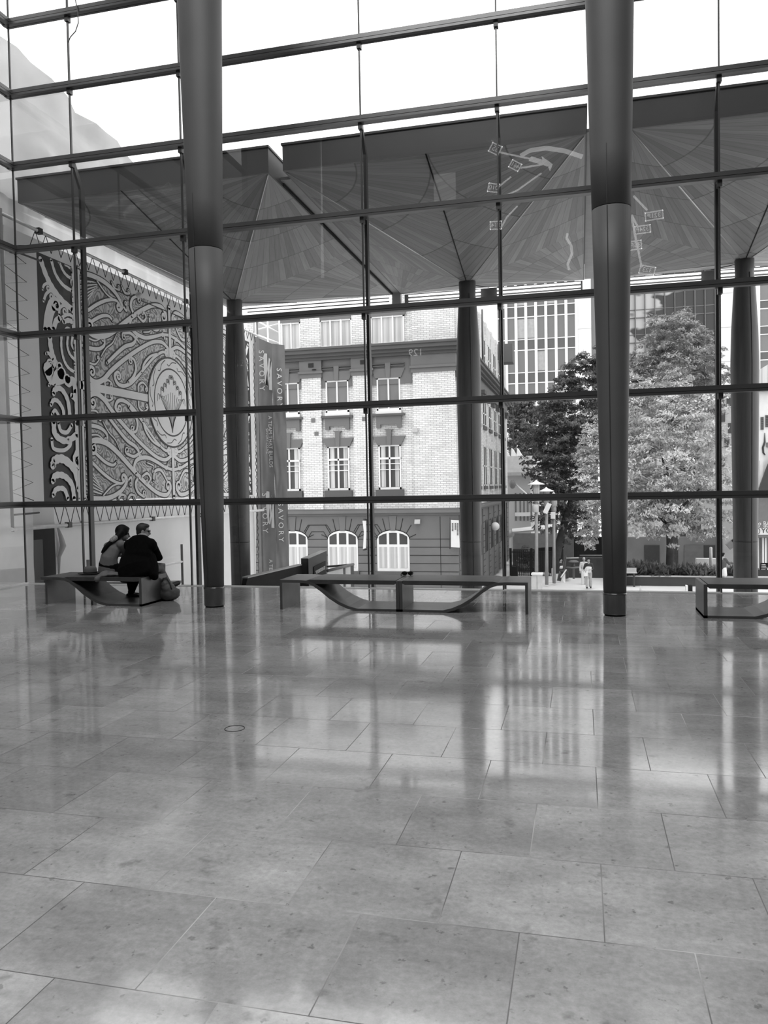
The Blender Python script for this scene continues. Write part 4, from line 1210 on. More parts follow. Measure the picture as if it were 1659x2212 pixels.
for i, (a, b) in enumerate(BAYS + [(-20.0, -18.4)]):
    c = (a+b)/2
    # third floor: three-light casement, flared lintel
    window(a-.02, b+.02, 9.08, 10.55, 3, (), m_pane_lt, y=YF+.03)
    MB().prism([(a-.05, YF+.0, 10.55), (b+.05, YF+.0, 10.55), (b+.22, YF+.0, 11.1), (a-.22, YF+.0, 11.1)], (0, .16, 0)).build('lintel', m_trimd, bl)
    # second floor
    x0, x1 = c-.62, c+.62
    window(x0, x1, 5.70, 7.38, 2, (), m_pane_md, y=YF+.05)
    MB().prism([(x0-.06, YF+.0, 7.38), (x1+.06, YF+.0, 7.38), (b+.02, YF+.0, 7.85), (a-.02, YF+.0, 7.85)], (0, .16, 0)).build('lintel', m_trimd, bl)
    mb = MB()
    for z in (7.95, 8.07): mb.box(a, YF-.04, z, c-.16, YF+.1, z+.06); mb.box(c+.16, YF-.04, z, b, YF+.1, z+.06)
    mb.build('lintel_moulding', m_trimd2, bl)
    MB().prism([(c-.10, YF-.05, 7.38), (c+.10, YF-.05, 7.38), (c+.15, YF-.05, 8.14), (c-.15, YF-.05, 8.14)], (0, .16, 0)).build('keystone', m_trimd, bl)
    MB().box(x0-.05, YF-.02, 5.52, x1+.05, YF+.1, 5.70).build('sill', m_wfr, bl)
    MB().box(c-.86, YF-.14, 5.42, c+.86, YF+.1, 5.53).build('sill_moulding', m_trimd2, bl)
    MB().prism([(c-.66, YF-.05, 5.42), (c-.66, YF-.05, 4.80), (c-.44, YF-.05, 4.80), (c-.44, YF-.05, 4.98), (c+.44, YF-.05, 4.98), (c+.44, YF-.05, 4.80), (c+.66, YF-.05, 4.80), (c+.66, YF-.05, 5.42)], (0, .16, 0)).build('apron', m_trimd, bl)
    # first floor
    window(x0+.03, x1-.03, 1.62, 3.92, 2, (.70,), m_pane_dk, bars=(.45, .58), y=YF+.05)
    for o in [o for o in bl.children if o.name.startswith('window')][-1:]: curtains(o, x0+.1, x1-.1, 1.75, 3.85, YF+.11)
    MB().prism([(x0-.02, YF+.0, 3.92), (x1+.02, YF+.0, 3.92), (c+.86, YF+.0, 4.38), (c-.86, YF+.0, 4.38)], (0, .16, 0)).build('lintel', m_trimd, bl)
    MB().prism([(c-.10, YF-.06, 3.92), (c+.10, YF-.06, 3.92), (c+.13, YF-.06, 4.66), (c+.24, YF-.06, 4.74), (c-.24, YF-.06, 4.74), (c-.13, YF-.06, 4.66)], (0, .16, 0)).build('keystone', m_trimd, bl)
    MB().box(c-.74, YF-.10, 1.28, c+.74, YF+.1, 1.62).build('sill_moulding', m_trimd2, bl)
# string course and rusticated ground floor
mb = MB()
for z0, z1, e in ((.55, .62, .10), (.40, .55, .26), (.28, .40, .14)):
    mb.box(-24, YF-e, z0, XE+e, YF+.2, z1); mb.box(XE-.1, YF+.1, z0, XE+e, YF+29.1, z1)
mb.build('string_course', m_trimd, bl)
mb = MB(); mb.box(-24, YF-.06, -4.6, XE+.05, YF+.16, .28); mb.box(XE-.1, YF+.1, -4.6, XE+.05, YF+29.1, .28)
mb.build('ground_floor_wall', m_trimd, bl)
mb = MB()
for z in [-.95-.42*k for k in range(8)]:
    for a, b in ((-24, -15.9), (-14.15, -13.05), (-11.36, -10.37), (-8.60, XE+.055)):
        mb.box(a, YF-.068, z-.02, b, YF-.05, z+.015)
mb.box(-8.16+1.15, YF-.068, -4.2, -8.16+1.18, YF-.05, .2)
mb.build('rustication_joint', m_joint, bl)
for i, (a, b) in enumerate([(-15.5, -14.15), (-13.02, -11.38), (-10.33, -8.62)]):
    if i == 0: a = -15.8
    c = (a+b)/2; hw = (b-a)/2; zs0 = -.98; rise = .46
    # arched white window: frame, dark fanlights, curtains below
    arc = [(c+hw*math.cos(PI*j/14), zs0+.02+rise*math.sin(PI*j/14)) for j in range(15)]
    mb = MB(); mb.prism([(x, YF-.072, z) for x, z in [(a, -2.62)]+[(b, -2.62)]+arc], (0, .01, 0))
    o = mb.build('window', m_wfr, bl)
    iw = hw-.10
    mb = MB()
    for u in (-1, 0, 1):
        x0 = c+u*hw*.64-hw*.24; x1 = c+u*hw*.64+hw*.24
        def ztop(x): return zs0+(rise-.07)*math.sqrt(max(0, 1-((x-c)/hw)**2))-.03
        mb.prism([(x0, YF-.085, -1.22), (x1, YF-.085, -1.22), (x1, YF-.085, ztop(x1)), ((x0+x1)/2, YF-.085, ztop((x0+x1)/2)), (x0, YF-.085, ztop(x0))], (0, .012, 0))
    mb.build('fanlight', m_pane_dk, o)
    for u in (-1, 0, 1):
        x0 = c+u*hw*.64-hw*.25; x1 = c+u*hw*.64+hw*.25
        MB().box(x0, YF-.09, -2.45, x1, YF-.075, -1.36).build('pane', m_pane_lt, o)
    MB().box(a-.08, YF-.2, -2.80, b+.08, YF, -2.62).build('sill', m_trimd2, bl)
    # voussoir joints round the arch
    mb = MB()
    for j in (1, 3, 5, 6.3, 7.7, 9, 11, 13):
        th = PI*j/14
        p0 = V((c+hw*1.04*math.cos(th), YF-.07, zs0+rise*1.1*math.sin(th))); p1 = V((c+hw*1.45*math.cos(th), YF-.07, min(.2, zs0+(rise+.75)*math.sin(th))))
        mb.tube([p0, p1], .018, 4)
    mb.tube([(c+hw*1.02*math.cos(PI*j/14), YF-.065, zs0+.02+(rise+.03)*math.sin(PI*j/14)) for j in range(15)], .025, 4)
    mb.build('arch_joint', m_joint, bl)
    MB().prism([(c-.13, YF-.10, zs0+rise), (c+.13, YF-.10, zs0+rise), (c+.2, YF-.10, .26), (c-.2, YF-.10, .26)], (0, .1, 0)).build('keystone', m_trimd, bl)
for a in (-13.85, -11.1):
    mb = MB()
    for k, (hw, z) in enumerate(((.75, -.20), (.55, -.55))):
        c = a+.3-.03
        mb.tube([(c-hw, YF-.07, z-.35), (c-hw+.22, YF-.07, z), (c+hw-.22, YF-.07, z), (c+hw, YF-.07, z-.35)], .018, 4)
    mb.build('panel_joint', m_joint, bl)
# the receding street side: piers, cornices, windows, arched bays
for k in range(9):
    y = YF+.1+3.3*k
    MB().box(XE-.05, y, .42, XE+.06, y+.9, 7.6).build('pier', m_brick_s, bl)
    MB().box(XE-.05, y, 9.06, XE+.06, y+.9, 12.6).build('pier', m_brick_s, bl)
    MB().box(XE-.05, y, -4.6, XE+.12, y+.9, .3).build('pier', m_trimd, bl)
    mb = MB()
    for q_ in range(11): mb.box(XE+.115, y-.005, -4.2+.40*q_, XE+.126, y+.905, -4.16+.40*q_)
    mb.build('rustication_joint', m_joint, bl)
    mb = MB(); mb.box(XE, y-.1, 7.5, XE+.34, y+1.0, 7.72); mb.box(XE, y-.05, 7.25, XE+.24, y+.95, 7.5)
    mb.build('pier_capital', m_trimd2, bl)
    if k < 8:
        for z0, z1 in ((9.2, 11.3), (5.6, 7.2), (1.7, 4.3)):
            MB().box(XE-.05, y+1.15, z0-.22, XE+.12, y+3.05, z0).build('sill', m_trimd2, bl)
            for yy in (y+1.3, y+2.2):
                window(yy, yy+.72, z0, z1, 1, (.5,), m_pane_side, axis='y', xx=XE+.05, w=.06)
        for yy in (y+1.2, y+2.2):
            mb = MB(); arc = [(XE+.065, yy+.36+.36*math.cos(PI*j/10), -1.0+.5*math.sin(PI*j/10)) for j in range(11)]
            mb.poly([(XE+.065, yy, -2.6), (XE+.065, yy+.72, -2.6)]+arc); mb.build('arched_window', m_pane_side, bl)
MB().tube([(XE+.35, YF+9, 12.5), (XE+.35, YF+9, 9.2)], .06, 8).build('drain_pipe', m_trimd2, bl)
MB().box(XE-.1, YF+22, 11.2, XE+1.1, YF+23.5, 12.6).build('bracket_box', m_trimd2, bl)
MB().ball((XE+.55, YF+13, -1.0), .28).build('globe_lamp', m_white, bl)
# flags on the building
fl = thing('wall_flag', 'white upright flag with small grey writing hung at the brick building corner', 'flag', (XE+.1, YF-.2, -2.3))
a, b, c_, d_ = at(974, 1123, YF-.35), at(991, 1124, YF-.35), at(993, 1183, YF-.35), at(974, 1182, YF-.35)
MB().prism([a, b, c_, d_], (0, .02, 0)).build('flag_cloth', m_white, fl)
MB().tube([at(972, 1118, YF-.33), at(972, 1186, YF-.33)], .025, 6).build('bracket', m_dark, fl)
for px, z0, z1 in ((978, 1131, 1149), (984, 1131, 1144), (989, 1131, 1158)):
    mb = MB()
    y_ = z0
    while y_ < z1:
        q = at(px, y_, YF-.37); mb.box(q.x-.045, YF-.372, q.z-.03, q.x+.03, YF-.365, q.z+.025); y_ += 3
    mb.build('writing', m_mid, fl)
fl = thing('wall_flag', 'narrow white flag seen edge-on between two arched windows', 'flag', (-10.9, YF-.5, -1.6))
a = at(786, 1125, YF-.5)
MB().prism([at(783, 1125, YF-.5), at(790, 1125, YF-.5), at(791, 1150, YF-.5), at(790, 1184, YF-.5), at(784, 1186, YF-.5), at(786, 1150, YF-.5)], (0, .05, 0)).build('flag_cloth', m_white, fl)
mb = MB(); mb.tube([at(786, 1122, YF-.55), at(792, 1123, YF-.1)], .04, 6); mb.tube([at(785, 1188, YF-.55), at(792, 1186, YF-.1)], .04, 6)
mb.build('bracket', m_dark, fl)

# ================================================================== towers
m_twg = mat('tower glass', .17, .12, .2, .15, .06)
m_twg2 = mat('tower spandrel', .105, .3, .1, .1, .1)
m_twm = mat('white tower mullion', .85, .5, 0, .03)
def tower(name, label, Y, xa, xb, zt, zb, nx, blank=None, panes=True, mw=.32, rows=None, mats=(m_twg, m_twg2), mm=None):
    t = thing(name, label, 'tower', ((xa+xb)/2, Y, -8))
    MB().box(xa, Y, zb, xb if blank is None else blank, Y+14, zt).build('wall', mats[0], t)
    xb2 = xb
    rows = rows or 3.6
    k = 0; z = zb
    while z < zt:
        MB().box(xa, Y-.05, z, xb2, Y, z+rows*.32).build('spandrel', mats[1], t)
        mb = MB(); mb.box(xa, Y-.12, z-.06, xb2, Y, z+.06); mb.box(xa, Y-.12, z+rows*.32-.05, xb2, Y, z+rows*.32+.05)
        mb.build('sill_line', mm or m_twm, t)
        z += rows
    for i in range(nx+1):
        x = xa+(xb2-xa)*i/nx
        MB().box(x-mw/2, Y-.45, zb, x+mw/2, Y, zt).build('mullion', mm or m_twm, t)
    return t
T1 = 100.0
tx0, tx1 = at(1074, 800, T1).x, at(1246, 800, T1).x
t = tower('office_tower', 'grey glass office tower with white vertical mullions behind the dark trees', T1, tx0, tx1, 34, -6, 8, blank=at(1290, 800, T1).x, rows=4.05)
bx1 = at(1278, 800, T1).x
MB().box(tx1+.15, T1-.3, -6, bx1, T1-.02, 34.2).build('blank_panel', m_white, t)
mb = MB()
for k in range(7): mb.box(tx1+.15, T1-.31, 2+4.6*k, bx1, T1-.29, 2.05+4.6*k)
mb.build('panel_joint', m_lightg, t)
rnd2 = random.Random(5)
for k in range(16):
    i = rnd2.randrange(8); j = rnd2.randrange(9)
    x = tx0+(tx1-tx0)*(i+.12)/8; z = -6+4.05*j+1.5
    MB().box(x, T1-.03, z, x+(tx1-tx0)/8*.72, T1-.01, z+2.3).build('pale_blind', m_lightg, t)  # light grey blinds in random windows
T2 = 112.0
a, b = at(1330, 650, T2).x, at(1544, 650, T2).x
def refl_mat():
    t = NT('mirror glass with painted reflections')
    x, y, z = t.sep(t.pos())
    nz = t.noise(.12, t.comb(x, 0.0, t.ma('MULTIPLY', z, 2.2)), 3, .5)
    s_ = t.ramp(t.ma('ADD', nz, t.ma('MULTIPLY', t.ma('SUBTRACT', x, 9.0), .03)), .50, .53, .52, .03)  # cloudy reflections painted into the glass colour
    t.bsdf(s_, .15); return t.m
t = tower('office_tower', 'mirror-glass office block with painted wavy dark reflections above the leafy tree', T2, a, b, 36, -6, 10, rows=3.3, mw=.10, mats=(refl_mat(), refl_mat()), mm=m_mid)
a2 = at(1545, 650, T2).x; b2 = at(1581, 650, T2).x
mb = MB().box(a2, T2-.6, -6, b2, T2+6, 36); mb.build('white_pier', m_white, t)
mb = MB()
for k in range(8): mb.box(a2, T2-.62, 4+4.4*k, b2, T2-.6, 4.06+4.4*k)
mb.build('pier_joint', m_lightg, t)
t = tower('office_tower', 'office block with broad white mullions behind the rightmost canopy trunk', T2+4, at(1582, 650, T2+4).x, at(1690, 650, T2+4).x, 37, -6, 2, rows=3.4, mw=.55)

# ---- buildings on the right
m_cream = mat('cream render', .66, .6, 0, .05, .4)
rbx = thing('street_building', 'cream street building with dim windows far behind the rightmost canopy trunk', 'building', (15, 84, -6))
a = at(1548, 900, 84); b = at(1592, 900, 84)
MB().box(a.x, 84, -7, b.x+1.5, 95, at(1570, 838, 84).z).build('wall', mat('grey render', .36, .6), rbx)
for px, py in ((1561, 850), (1561, 900), (1570, 955), (1561, 1000), (1575, 870), (1578, 925)):
    q = at(px, py, 83.95); MB().box(q.x-.22, 83.9, q.z-.5, q.x+.22, 84.0, q.z+.5).build('window', m_dark, rbx)
MB().tube([at(1548, 832, 83.8), at(1560, 826, 83.8), at(1568, 808, 83.8), at(1584, 796, 83.8)], .16, 8).build('curved_parapet', m_lightg, rbx)
sh = thing('shop_building', 'white shop building with a dark brush-stroke emblem and shop signs', 'building', (14, 60, -4.4))
YS = 60.0
xs0 = at(1632, 1000, YS).x; xs1 = xs0+9
MB().box(xs0, YS, -1.3, xs1, YS+9, at(1650, 845, YS).z).build('wall', m_white, sh)
MB().box(xs0, YS+.3, -5, xs1, YS+9, -1.3).build('shop_front', mat('dim shopfront', .18, .3, 0, .2, .8), sh)
MB().prism([at(1638, 800, YS-.1), at(1638, 828, YS-.1), at(1700, 828, YS-.1), at(1700, 762, YS-.1)], (0, .3, 0)).build('gable', stripe_mat('corrugated gable', 'x', .42, .6, 6), sh)
MB().box(xs0-.2, YS-.4, at(1650, 846, YS).z, xs1, YS, at(1650, 834, YS).z).build('parapet', m_lightg, sh)
for a, b in (((1643, 901), (1650, 928)), ((1653, 897), (1668, 922))):
    p0, p1 = at(*a, YS-.05), at(*b, YS-.05)
    f_ = MB().box(p0.x, YS-.06, p1.z, p1.x, YS+.02, p0.z).build('window', m_mid, sh)
    mb = MB()
    for k in range(7):
        z = p1.z+(p0.z-p1.z)*(k+.3)/7; mb.box(p0.x+.04, YS-.10, z, p1.x-.04, YS-.06, z+.05)
    mb.build('louvre', m_dark, f_)
pts = [at(1652, 935, YS-.06), at(1652, 955, YS-.06), at(1648, 967, YS-.06), at(1649, 978, YS-.06), at(1653, 983, YS-.06)]
MB().tube(pts, [.02, .06, .07, .06, .03], 6).build('emblem_stroke', m_dark, sh)
q = at(1658, 961, YS-.06); MB().box(q.x-.08, YS-.08, q.z-.16, q.x+.35, YS-.02, q.z+.16).build('emblem_mark', m_mid, sh)
MB().box(at(1641, 1010, YS).x, YS-.1, -2.0, at(1648, 1010, YS).x, YS+.3, at(1645, 995, YS).z).build('corner_post', m_white, sh)
MB().prism([at(1637, 1064, YS-.5), at(1659, 1005, YS-.5), at(1690, 940, YS-.5), at(1690, 1064, YS-.5)], (0, .3, 0)).build('awning', m_dark, sh)
q0, q1 = at(1634, 1128, YS-.2), at(1700, 1140, YS-.2)
MB().box(q0.x, YS-.2, q1.z-.02, q1.x, YS-.1, at(1650, 1070, YS).z).build('fascia_sign_back', m_mid, sh)
txt('do Rice', .40, at(1651, 1131, YS-.24), (1, 0, 0), (0, 0, 1), m_white, 'sign_lettering', sh)
txt('\u6771 \u91d1\u98ef', .42, at(1652, 1137.5, YS-.24), (1, 0, 0), (0, 0, 1), m_white, 'sign_lettering', sh)
q0, q1 = at(1633, 1141, YS-.35), at(1700, 1155, YS-.35)
MB().box(q0.x, YS-.35, q1.z, q1.x, YS-.2, q0.z).build('sign_board', m_white, sh)
txt('YO', .48, at(1656, 1146.5, YS-.40), (1, 0, 0), (0, 0, 1), m_black, 'sign_lettering', sh)
q = at(1636, 1147, YS-.37); MB().tube([(q.x+.17*math.cos(PI*j/8), YS-.37, q.z+.22*math.sin(PI*j/8)) for j in range(17)], .02, 5).build('sign_circle', m_dark, sh)
q0, q1 = at(1634, 1155, YS-.3), at(1700, 1161, YS-.3)
MB().box(q0.x, YS-.3, q1.z, q1.x, YS-.2, q0.z).build('sign_strip', m_mid, sh)
mb = MB()
for px in (1637, 1650, 1654): 
    q = at(px, 1190, YS); mb.box(q.x-.08, YS+.1, -4.4, q.x+.08, YS+.3, at(px, 1162, YS).z)
mb.build('door_frame', m_white, sh)

# ---- low cream building and its awning, beyond the brick building
YL = 72.0
lo = thing('low_building', 'cream low building with curved balcony and a pale awning on stay rods', 'building', (-5.5, YL, -7))
xa, xb = at(1090, 1000, YL).x, at(1150, 1000, YL).x
MB().box(xa-1.2, YL, -8, xb-.2, YL+14, at(1120, 985, YL).z).build('wall', mat('pale cream wall', .50, .6, 0, .06, .5), lo)
zt_, zb_ = at(1120, 985, YL-1).z, at(1120, 1020, YL-1).z
n = 10; arc = [(xa-.6, YL-1.1)] + [(xb-.6+1.0*math.sin(PI/2*j/n), YL-.1-1.0*math.cos(PI/2*j/n)) for j in range(n+1)] + [(xb+.4, YL+10)]
mb = MB()
for i in range(len(arc)-1):
    (x0, y0), (x1, y1) = arc[i], arc[i+1]
    mb.quad((x0, y0, zb_), (x1, y1, zb_), (x1, y1, zt_), (x0, y0, zt_))
mb.build('balcony_front', mat('pale balcony', .62, .6), lo)
MB().prism([(x, y, zb_-.02) for x, y in arc]+[(xa-.6, YL+10, zb_-.02)], (0, 0, -.28)).build('balcony_slab', m_lightg, lo)
for px in (1096, 1112, 1124):
    q = at(px, 985, YL+2)
    MB().prism([(q.x-.4, YL+2, q.z-1.0), (q.x+.7, YL+2, q.z-1.0), (q.x-.3, YL+2, q.z+.75)], (0, 2, 0)).build('roof_light', m_white, lo)
for k, px in enumerate((1112, 1122, 1130, 1138, 1146)):
    p0, p1 = at(px, 1065, YL-.05), at(px+4, 1125, YL-.05)
    MB().box(p0.x, YL-.06, p1.z, p1.x, YL+.02, p0.z).build('window', m_mid, lo)
mb = MB()
p0, p1 = at(1113, 1112, YL-.3), at(1145, 1106, YL-.3)
MB().box(p0.x, YL-.5, p0.z-.12, p1.x, YL, p0.z+.2).build('window_hood', m_white, lo)
aw = [at(1107, 1149, YL-4), at(1170, 1143, YL-6), at(1244, 1140, YL-8), at(1240, 1133, YL-5), at(1205, 1131, YL-3), at(1106, 1142, YL-1)]
MB().prism(aw, (0, 0, -.12)).build('awning', m_white, lo)
MB().tube([at(1112, 1044, YL-1), at(1214, 1134, YL-5)], .06, 6).build('stay_rod', m_galv, lo)
MB().ball(at(1107, 1046, YL-1.2), (.28, .28, .4)).build('wall_lantern', m_mid, lo)
MB().tube([at(1098, 1160, YL-1), at(1103, 1153, YL-2), at(1106, 1150, YL-2)], [.1, .35, .1], 10).build('dish_lamp', m_lightg, lo)
MB().tube([at(1100, 1152, YL-2), at(1100, 1245, YL-2)], .08, 8).build('downpipe', m_white, lo)
mb = MB(); q0, q1 = at(1108, 1152, YL-.1), at(1160, 1240, YL-.1)
MB().box(q0.x, YL-.1, q1.z, q1.x+3, YL+.05, q0.z).build('shaded_wall', mat('shaded wall', .16, .7), lo)  # darker slab: shade under the awning put into its colour

# ================================================================== trees
def leafm(name, v, tr=.35):
    t = NT(name)
    nz = t.noise(.9, t.pos(), 3, .6)
    n2 = t.noise(9.0, t.pos(), 2, .5)
    c = t.ma('MULTIPLY', t.ma('MULTIPLY', t.ramp(nz, .3, .7, .7, 1.25), t.ramp(n2, .3, .7, .6, 1.4)), v)
    d = t.n('ShaderNodeBsdfDiffuse'); t.put(d.inputs[0], c)
    l = t.n('ShaderNodeBsdfTranslucent'); t.put(l.inputs[0], c)
    m_ = t.n('ShaderNodeMixShader'); m_.inputs[0].default_value = tr
    t.t.links.new(d.outputs[0], m_.inputs[1]); t.t.links.new(l.outputs[0], m_.inputs[2]); t.t.links.new(m_.outputs[0], t.out.inputs[0])
    return t.m
m_leaf_b = leafm('bright spring leaves', .55, .25)
m_leaf_m = leafm('mid leaves', .36)
m_leaf_d = leafm('dark leaves', .17)
m_bark = mat('bark', .045, .85, 0, .3, 4)
def foliage(mb, lobes, seed, dens, sz):
    """sprays of leaves gathered in small clumps over each bough"""
    rr = random.Random(seed)
    def leaf(p, nn, L):
        a = nn.cross(V((rr.uniform(-1, 1), rr.uniform(-1, 1), rr.uniform(-.5, .3))))
        if a.length < 1e-3: a = V((1, 0, 0))
        a.normalize(); b = nn.cross(a); w = L*.42
        mb.add([p-a*L*.5, p+b*w*.5-nn*L*.06, p+a*L*.5-nn*L*.12, p-b*w*.5-nn*L*.06], [(0, 1, 2, 3)])
    for c, r_ in lobes:
        c = V(c)
        n = int(dens*r_*r_*1.7)
        pass
        nc = max(8, int(n/42))
        for q in range(nc):
            d = V((rr.gauss(0, 1), rr.gauss(0, 1), rr.gauss(0, 1)+.25)).normalized()
            k = r_*(1.06*rr.random()**.42)
            cc = c+V((d.x*k, d.y*k, d.z*k*.9)); cr = rr.uniform(.26, .52)*min(1.0, .45+r_*.22)
            for i in range(42):
                e = V((rr.gauss(0, 1), rr.gauss(0, 1), rr.gauss(0, .55)))
                e = e.normalized()*(rr.random()**.45)
                p = cc+V((e.x*cr*1.35, e.y*cr*1.35, e.z*cr*.75-abs(e.x)*cr*.25))
                leaf(p, (d*.45+V((rr.uniform(-.6, .6), rr.uniform(-.6, .6), rr.uniform(.25, 1)))).normalized(), sz*rr.uniform(.65, 1.4))
def tree(name, label, base, trunk, lobes, m, seed, dens, sz, group=None, limbs=()):
    t = thing(name, label, 'tree', base, group)
    mb = MB(); foliage(mb, lobes, seed, dens, sz); mb.build('foliage', m, t)
    mb = MB()
    mb.tube(trunk[0], trunk[1], 10)
    for pts, rs in limbs: mb.tube(pts, rs, 7)
    mb.build('trunk', m_bark, t)
    return t
def lobe(px, py, r, Y, dy=0):
    q = at(px, py, Y); s_ = (q-CAM).dot(fw)/F
    return (V((q.x, Y+dy, q.z)), r*s_)
g = 'leafy street trees beyond the glass'
YT1 = 49.5
b0 = at(1447, 1240, YT1)
L1 = [lobe(*q, YT1, dy) for *q, dy in [(1440, 905, 85, 0), (1370, 880, 60, .5), (1510, 900, 70, 0), (1335, 970, 80, .8), (1420, 985, 90, -1), (1535, 985, 62, 0), (1300, 935, 45, 1), (1270, 985, 42, 1),
      (1280, 1045, 50, .5), (1350, 1065, 75, -.6), (1440, 1070, 85, -1.3), (1520, 1070, 68, -.4), (1565, 1060, 35, 0), (1300, 1105, 50, 0), (1375, 1130, 52, -.8), (1460, 1135, 50, -1), (1530, 1135, 45, -.2), (1275, 1150, 36, .4), (1575, 1120, 26, 0), (1405, 840, 48, .6), (1465, 835, 42, .6)]]
p_ = lambda x, y, d=0: at(x, y, YT1+d)
tree('plane_tree', 'broad bright-leaved tree with a dark trunk rising from the planter', (b0.x, YT1, b0.z), ([p_(1447, 1262), p_(1447, 1240), p_(1448, 1180), p_(1445, 1100), p_(1440, 1000)], [.28, .24, .22, .17, .08]), L1, m_leaf_b, 3, 420, .21, g,
     [([p_(1447, 1140), p_(1400, 1090, .5), p_(1360, 1060, .5)], [.1, .07, .03]), ([p_(1446, 1120), p_(1500, 1070, -.5), p_(1530, 1030)], [.1, .06, .03]), ([p_(1444, 1080), p_(1430, 980), p_(1420, 900)], [.1, .06, .03])])
YT2 = 63.0
L2 = [lobe(*q, YT2, dy) for *q, dy in [(1450, 730, 62, 0), (1400, 770, 48, 0), (1505, 760, 52, 0), (1370, 810, 45, .5), (1455, 800, 75, -.5), (1530, 820, 52, 0), (1545, 870, 42, 0), (1400, 850, 60, 0), (1500, 880, 60, 0), (1425, 700, 32, .3), (1480, 700, 36, .3), (1350, 850, 40, .5)]]
b0 = at(1455, 1230, YT2)
tree('plane_tree', 'tall rounded mid-grey tree standing behind the bright broad tree', (b0.x, YT2, -4.5), ([V((b0.x, YT2, -4.6)), at(1455, 1050, YT2), at(1455, 800, YT2)], [.35, .28, .12]), L2, m_leaf_m, 5, 400, .25, g)
YT3 = 60.0
L3 = [lobe(*q, YT3, dy) for *q, dy in [(1255, 800, 42, 0), (1280, 780, 35, 0), (1285, 850, 50, 0), (1235, 850, 48, 0), (1205, 880, 45, 0), (1250, 920, 60, -.5), (1210, 950, 58, 0), (1180, 1000, 52, 0), (1235, 1010, 62, -.5), (1200, 1060, 55, 0), (1250, 1080, 50, 0), (1170, 950, 42, .5), (1190, 1120, 38, 0), (1240, 1140, 38, 0), (1290, 950, 45, 0), (1225, 820, 30, 0)]]
p_ = lambda x, y, d=0: at(x, y, YT3+d)
tree('dark_tree', 'dark dense tree with a leaning trunk behind the street lamps', (p_(1195, 1200).x, YT3, -4.6), ([p_(1196, 1250), p_(1204, 1190), p_(1222, 1120), p_(1240, 1060), p_(1250, 980)], [.36, .30, .26, .2, .1]), L3, m_leaf_d, 7, 420, .27, g,
     [([p_(1222, 1120), p_(1200, 1070), p_(1190, 1020)], [.16, .1, .05])])
YT4 = 91.0
L4 = [lobe(*q, YT4, dy) for *q, dy in [(1120, 890, 34, 0), (1150, 880, 34, 0), (1105, 930, 38, 0), (1140, 930, 42, 0), (1175, 900, 30, 0), (1125, 970, 34, 0), (1160, 975, 38, 0), (1110, 880, 24, 0), (1165, 1030, 30, 0)]]
tree('dark_tree', 'dark slender-stemmed tree rising behind the low cream building', (at(1140, 1200, YT4).x, YT4, -5), ([V((at(1140, 1200, YT4).x, YT4, -5)), at(1138, 1000, YT4), at(1138, 880, YT4)], [.3, .22, .08]), L4, m_leaf_d, 9, 330, .34, g,
     [([at(1110, 1000, YT4-1), at(1108, 880, YT4-3.2)], [.09, .05]), ([at(1150, 1000, YT4-1), at(1152, 880, YT4-3.2)], [.09, .05])])
# shrub bed and planter
YP = 48.0
pl = thing('planter', 'long dark raised planter wall in front of the leafy tree', 'planter', (6, YP-1, -4.2))
q0, q1 = at(1330, 1246, 46.8), at(1650, 1247, 46.8)
MB().box(q0.x, 46.8, -4.4, q1.x+4, 47.1, at(1400, 1246, 46.8).z).build('front_wall', m_dark, pl)
MB().box(q0.x-.05, 46.75, at(1400, 1246, 46.8).z, q1.x+4, 47.15, at(1400, 1244, 46.8).z).build('coping', m_lightg, pl)
MB().box(q0.x, 47.1, -4.4, q1.x+4, 51.5, at(1400, 1247, 46.8).z-.02).build('soil', m_black, pl)
m_shrub = leafm('dark strap leaves', .13, .15)
def shrub(px, py, r, Y, label, seed, m=m_shrub, n=260):
    c = at(px, py, Y); s_ = (c-CAM).dot(fw)/F; rr = random.Random(seed)
    mb = MB()
    for i in range(n):
        a = rr.uniform(0, 2*PI); e = rr.uniform(.3, 1.45); L = r*s_*rr.uniform(.7, 1.25)
        d = V((math.cos(a)*math.cos(e), math.sin(a)*math.cos(e), math.sin(e)))
        o = V((rr.uniform(-1, 1)*r*s_*.55, rr.uniform(-.5, .5)*r*s_, 0))
        b = c+o; w = d.cross(V((0, 0, 1))).normalized()*L*.07
        m1 = b+d*L*.6; tp = b+d*L-V((0, 0, L*.18))
        mb.add([b-w*.5, b+w*.5, m1+w, m1-w], [(0, 1, 2, 3)]); mb.add([m1-w, m1+w, tp], [(0, 1, 2)])
    return tag(mb.build('shrub', m), label, 'shrub', 'strap-leaved shrubs in the planter')
for i, (px, r, lb) in enumerate(((1360, 40, 'dark strap-leaved shrub in the planter just right of the big interior column'), (1395, 40, 'dark strap-leaved shrub left of the trunk, behind the street bench'), (1425, 34, 'dark shrub touching the left side of the tree trunk'),
                             (1475, 34, 'dark shrub touching the right side of the tree trunk'), (1505, 34, 'dark shrub in front of the white post'), (1537, 30, 'paler shrub beside the leaning person'), (1590, 28, 'low shrub half hidden by the canopy trunk'))):
    shrub(px, 1246, r, 47.6+.3*(i % 2), lb, 20+i, m_leaf_m if i == 5 else m_shrub)
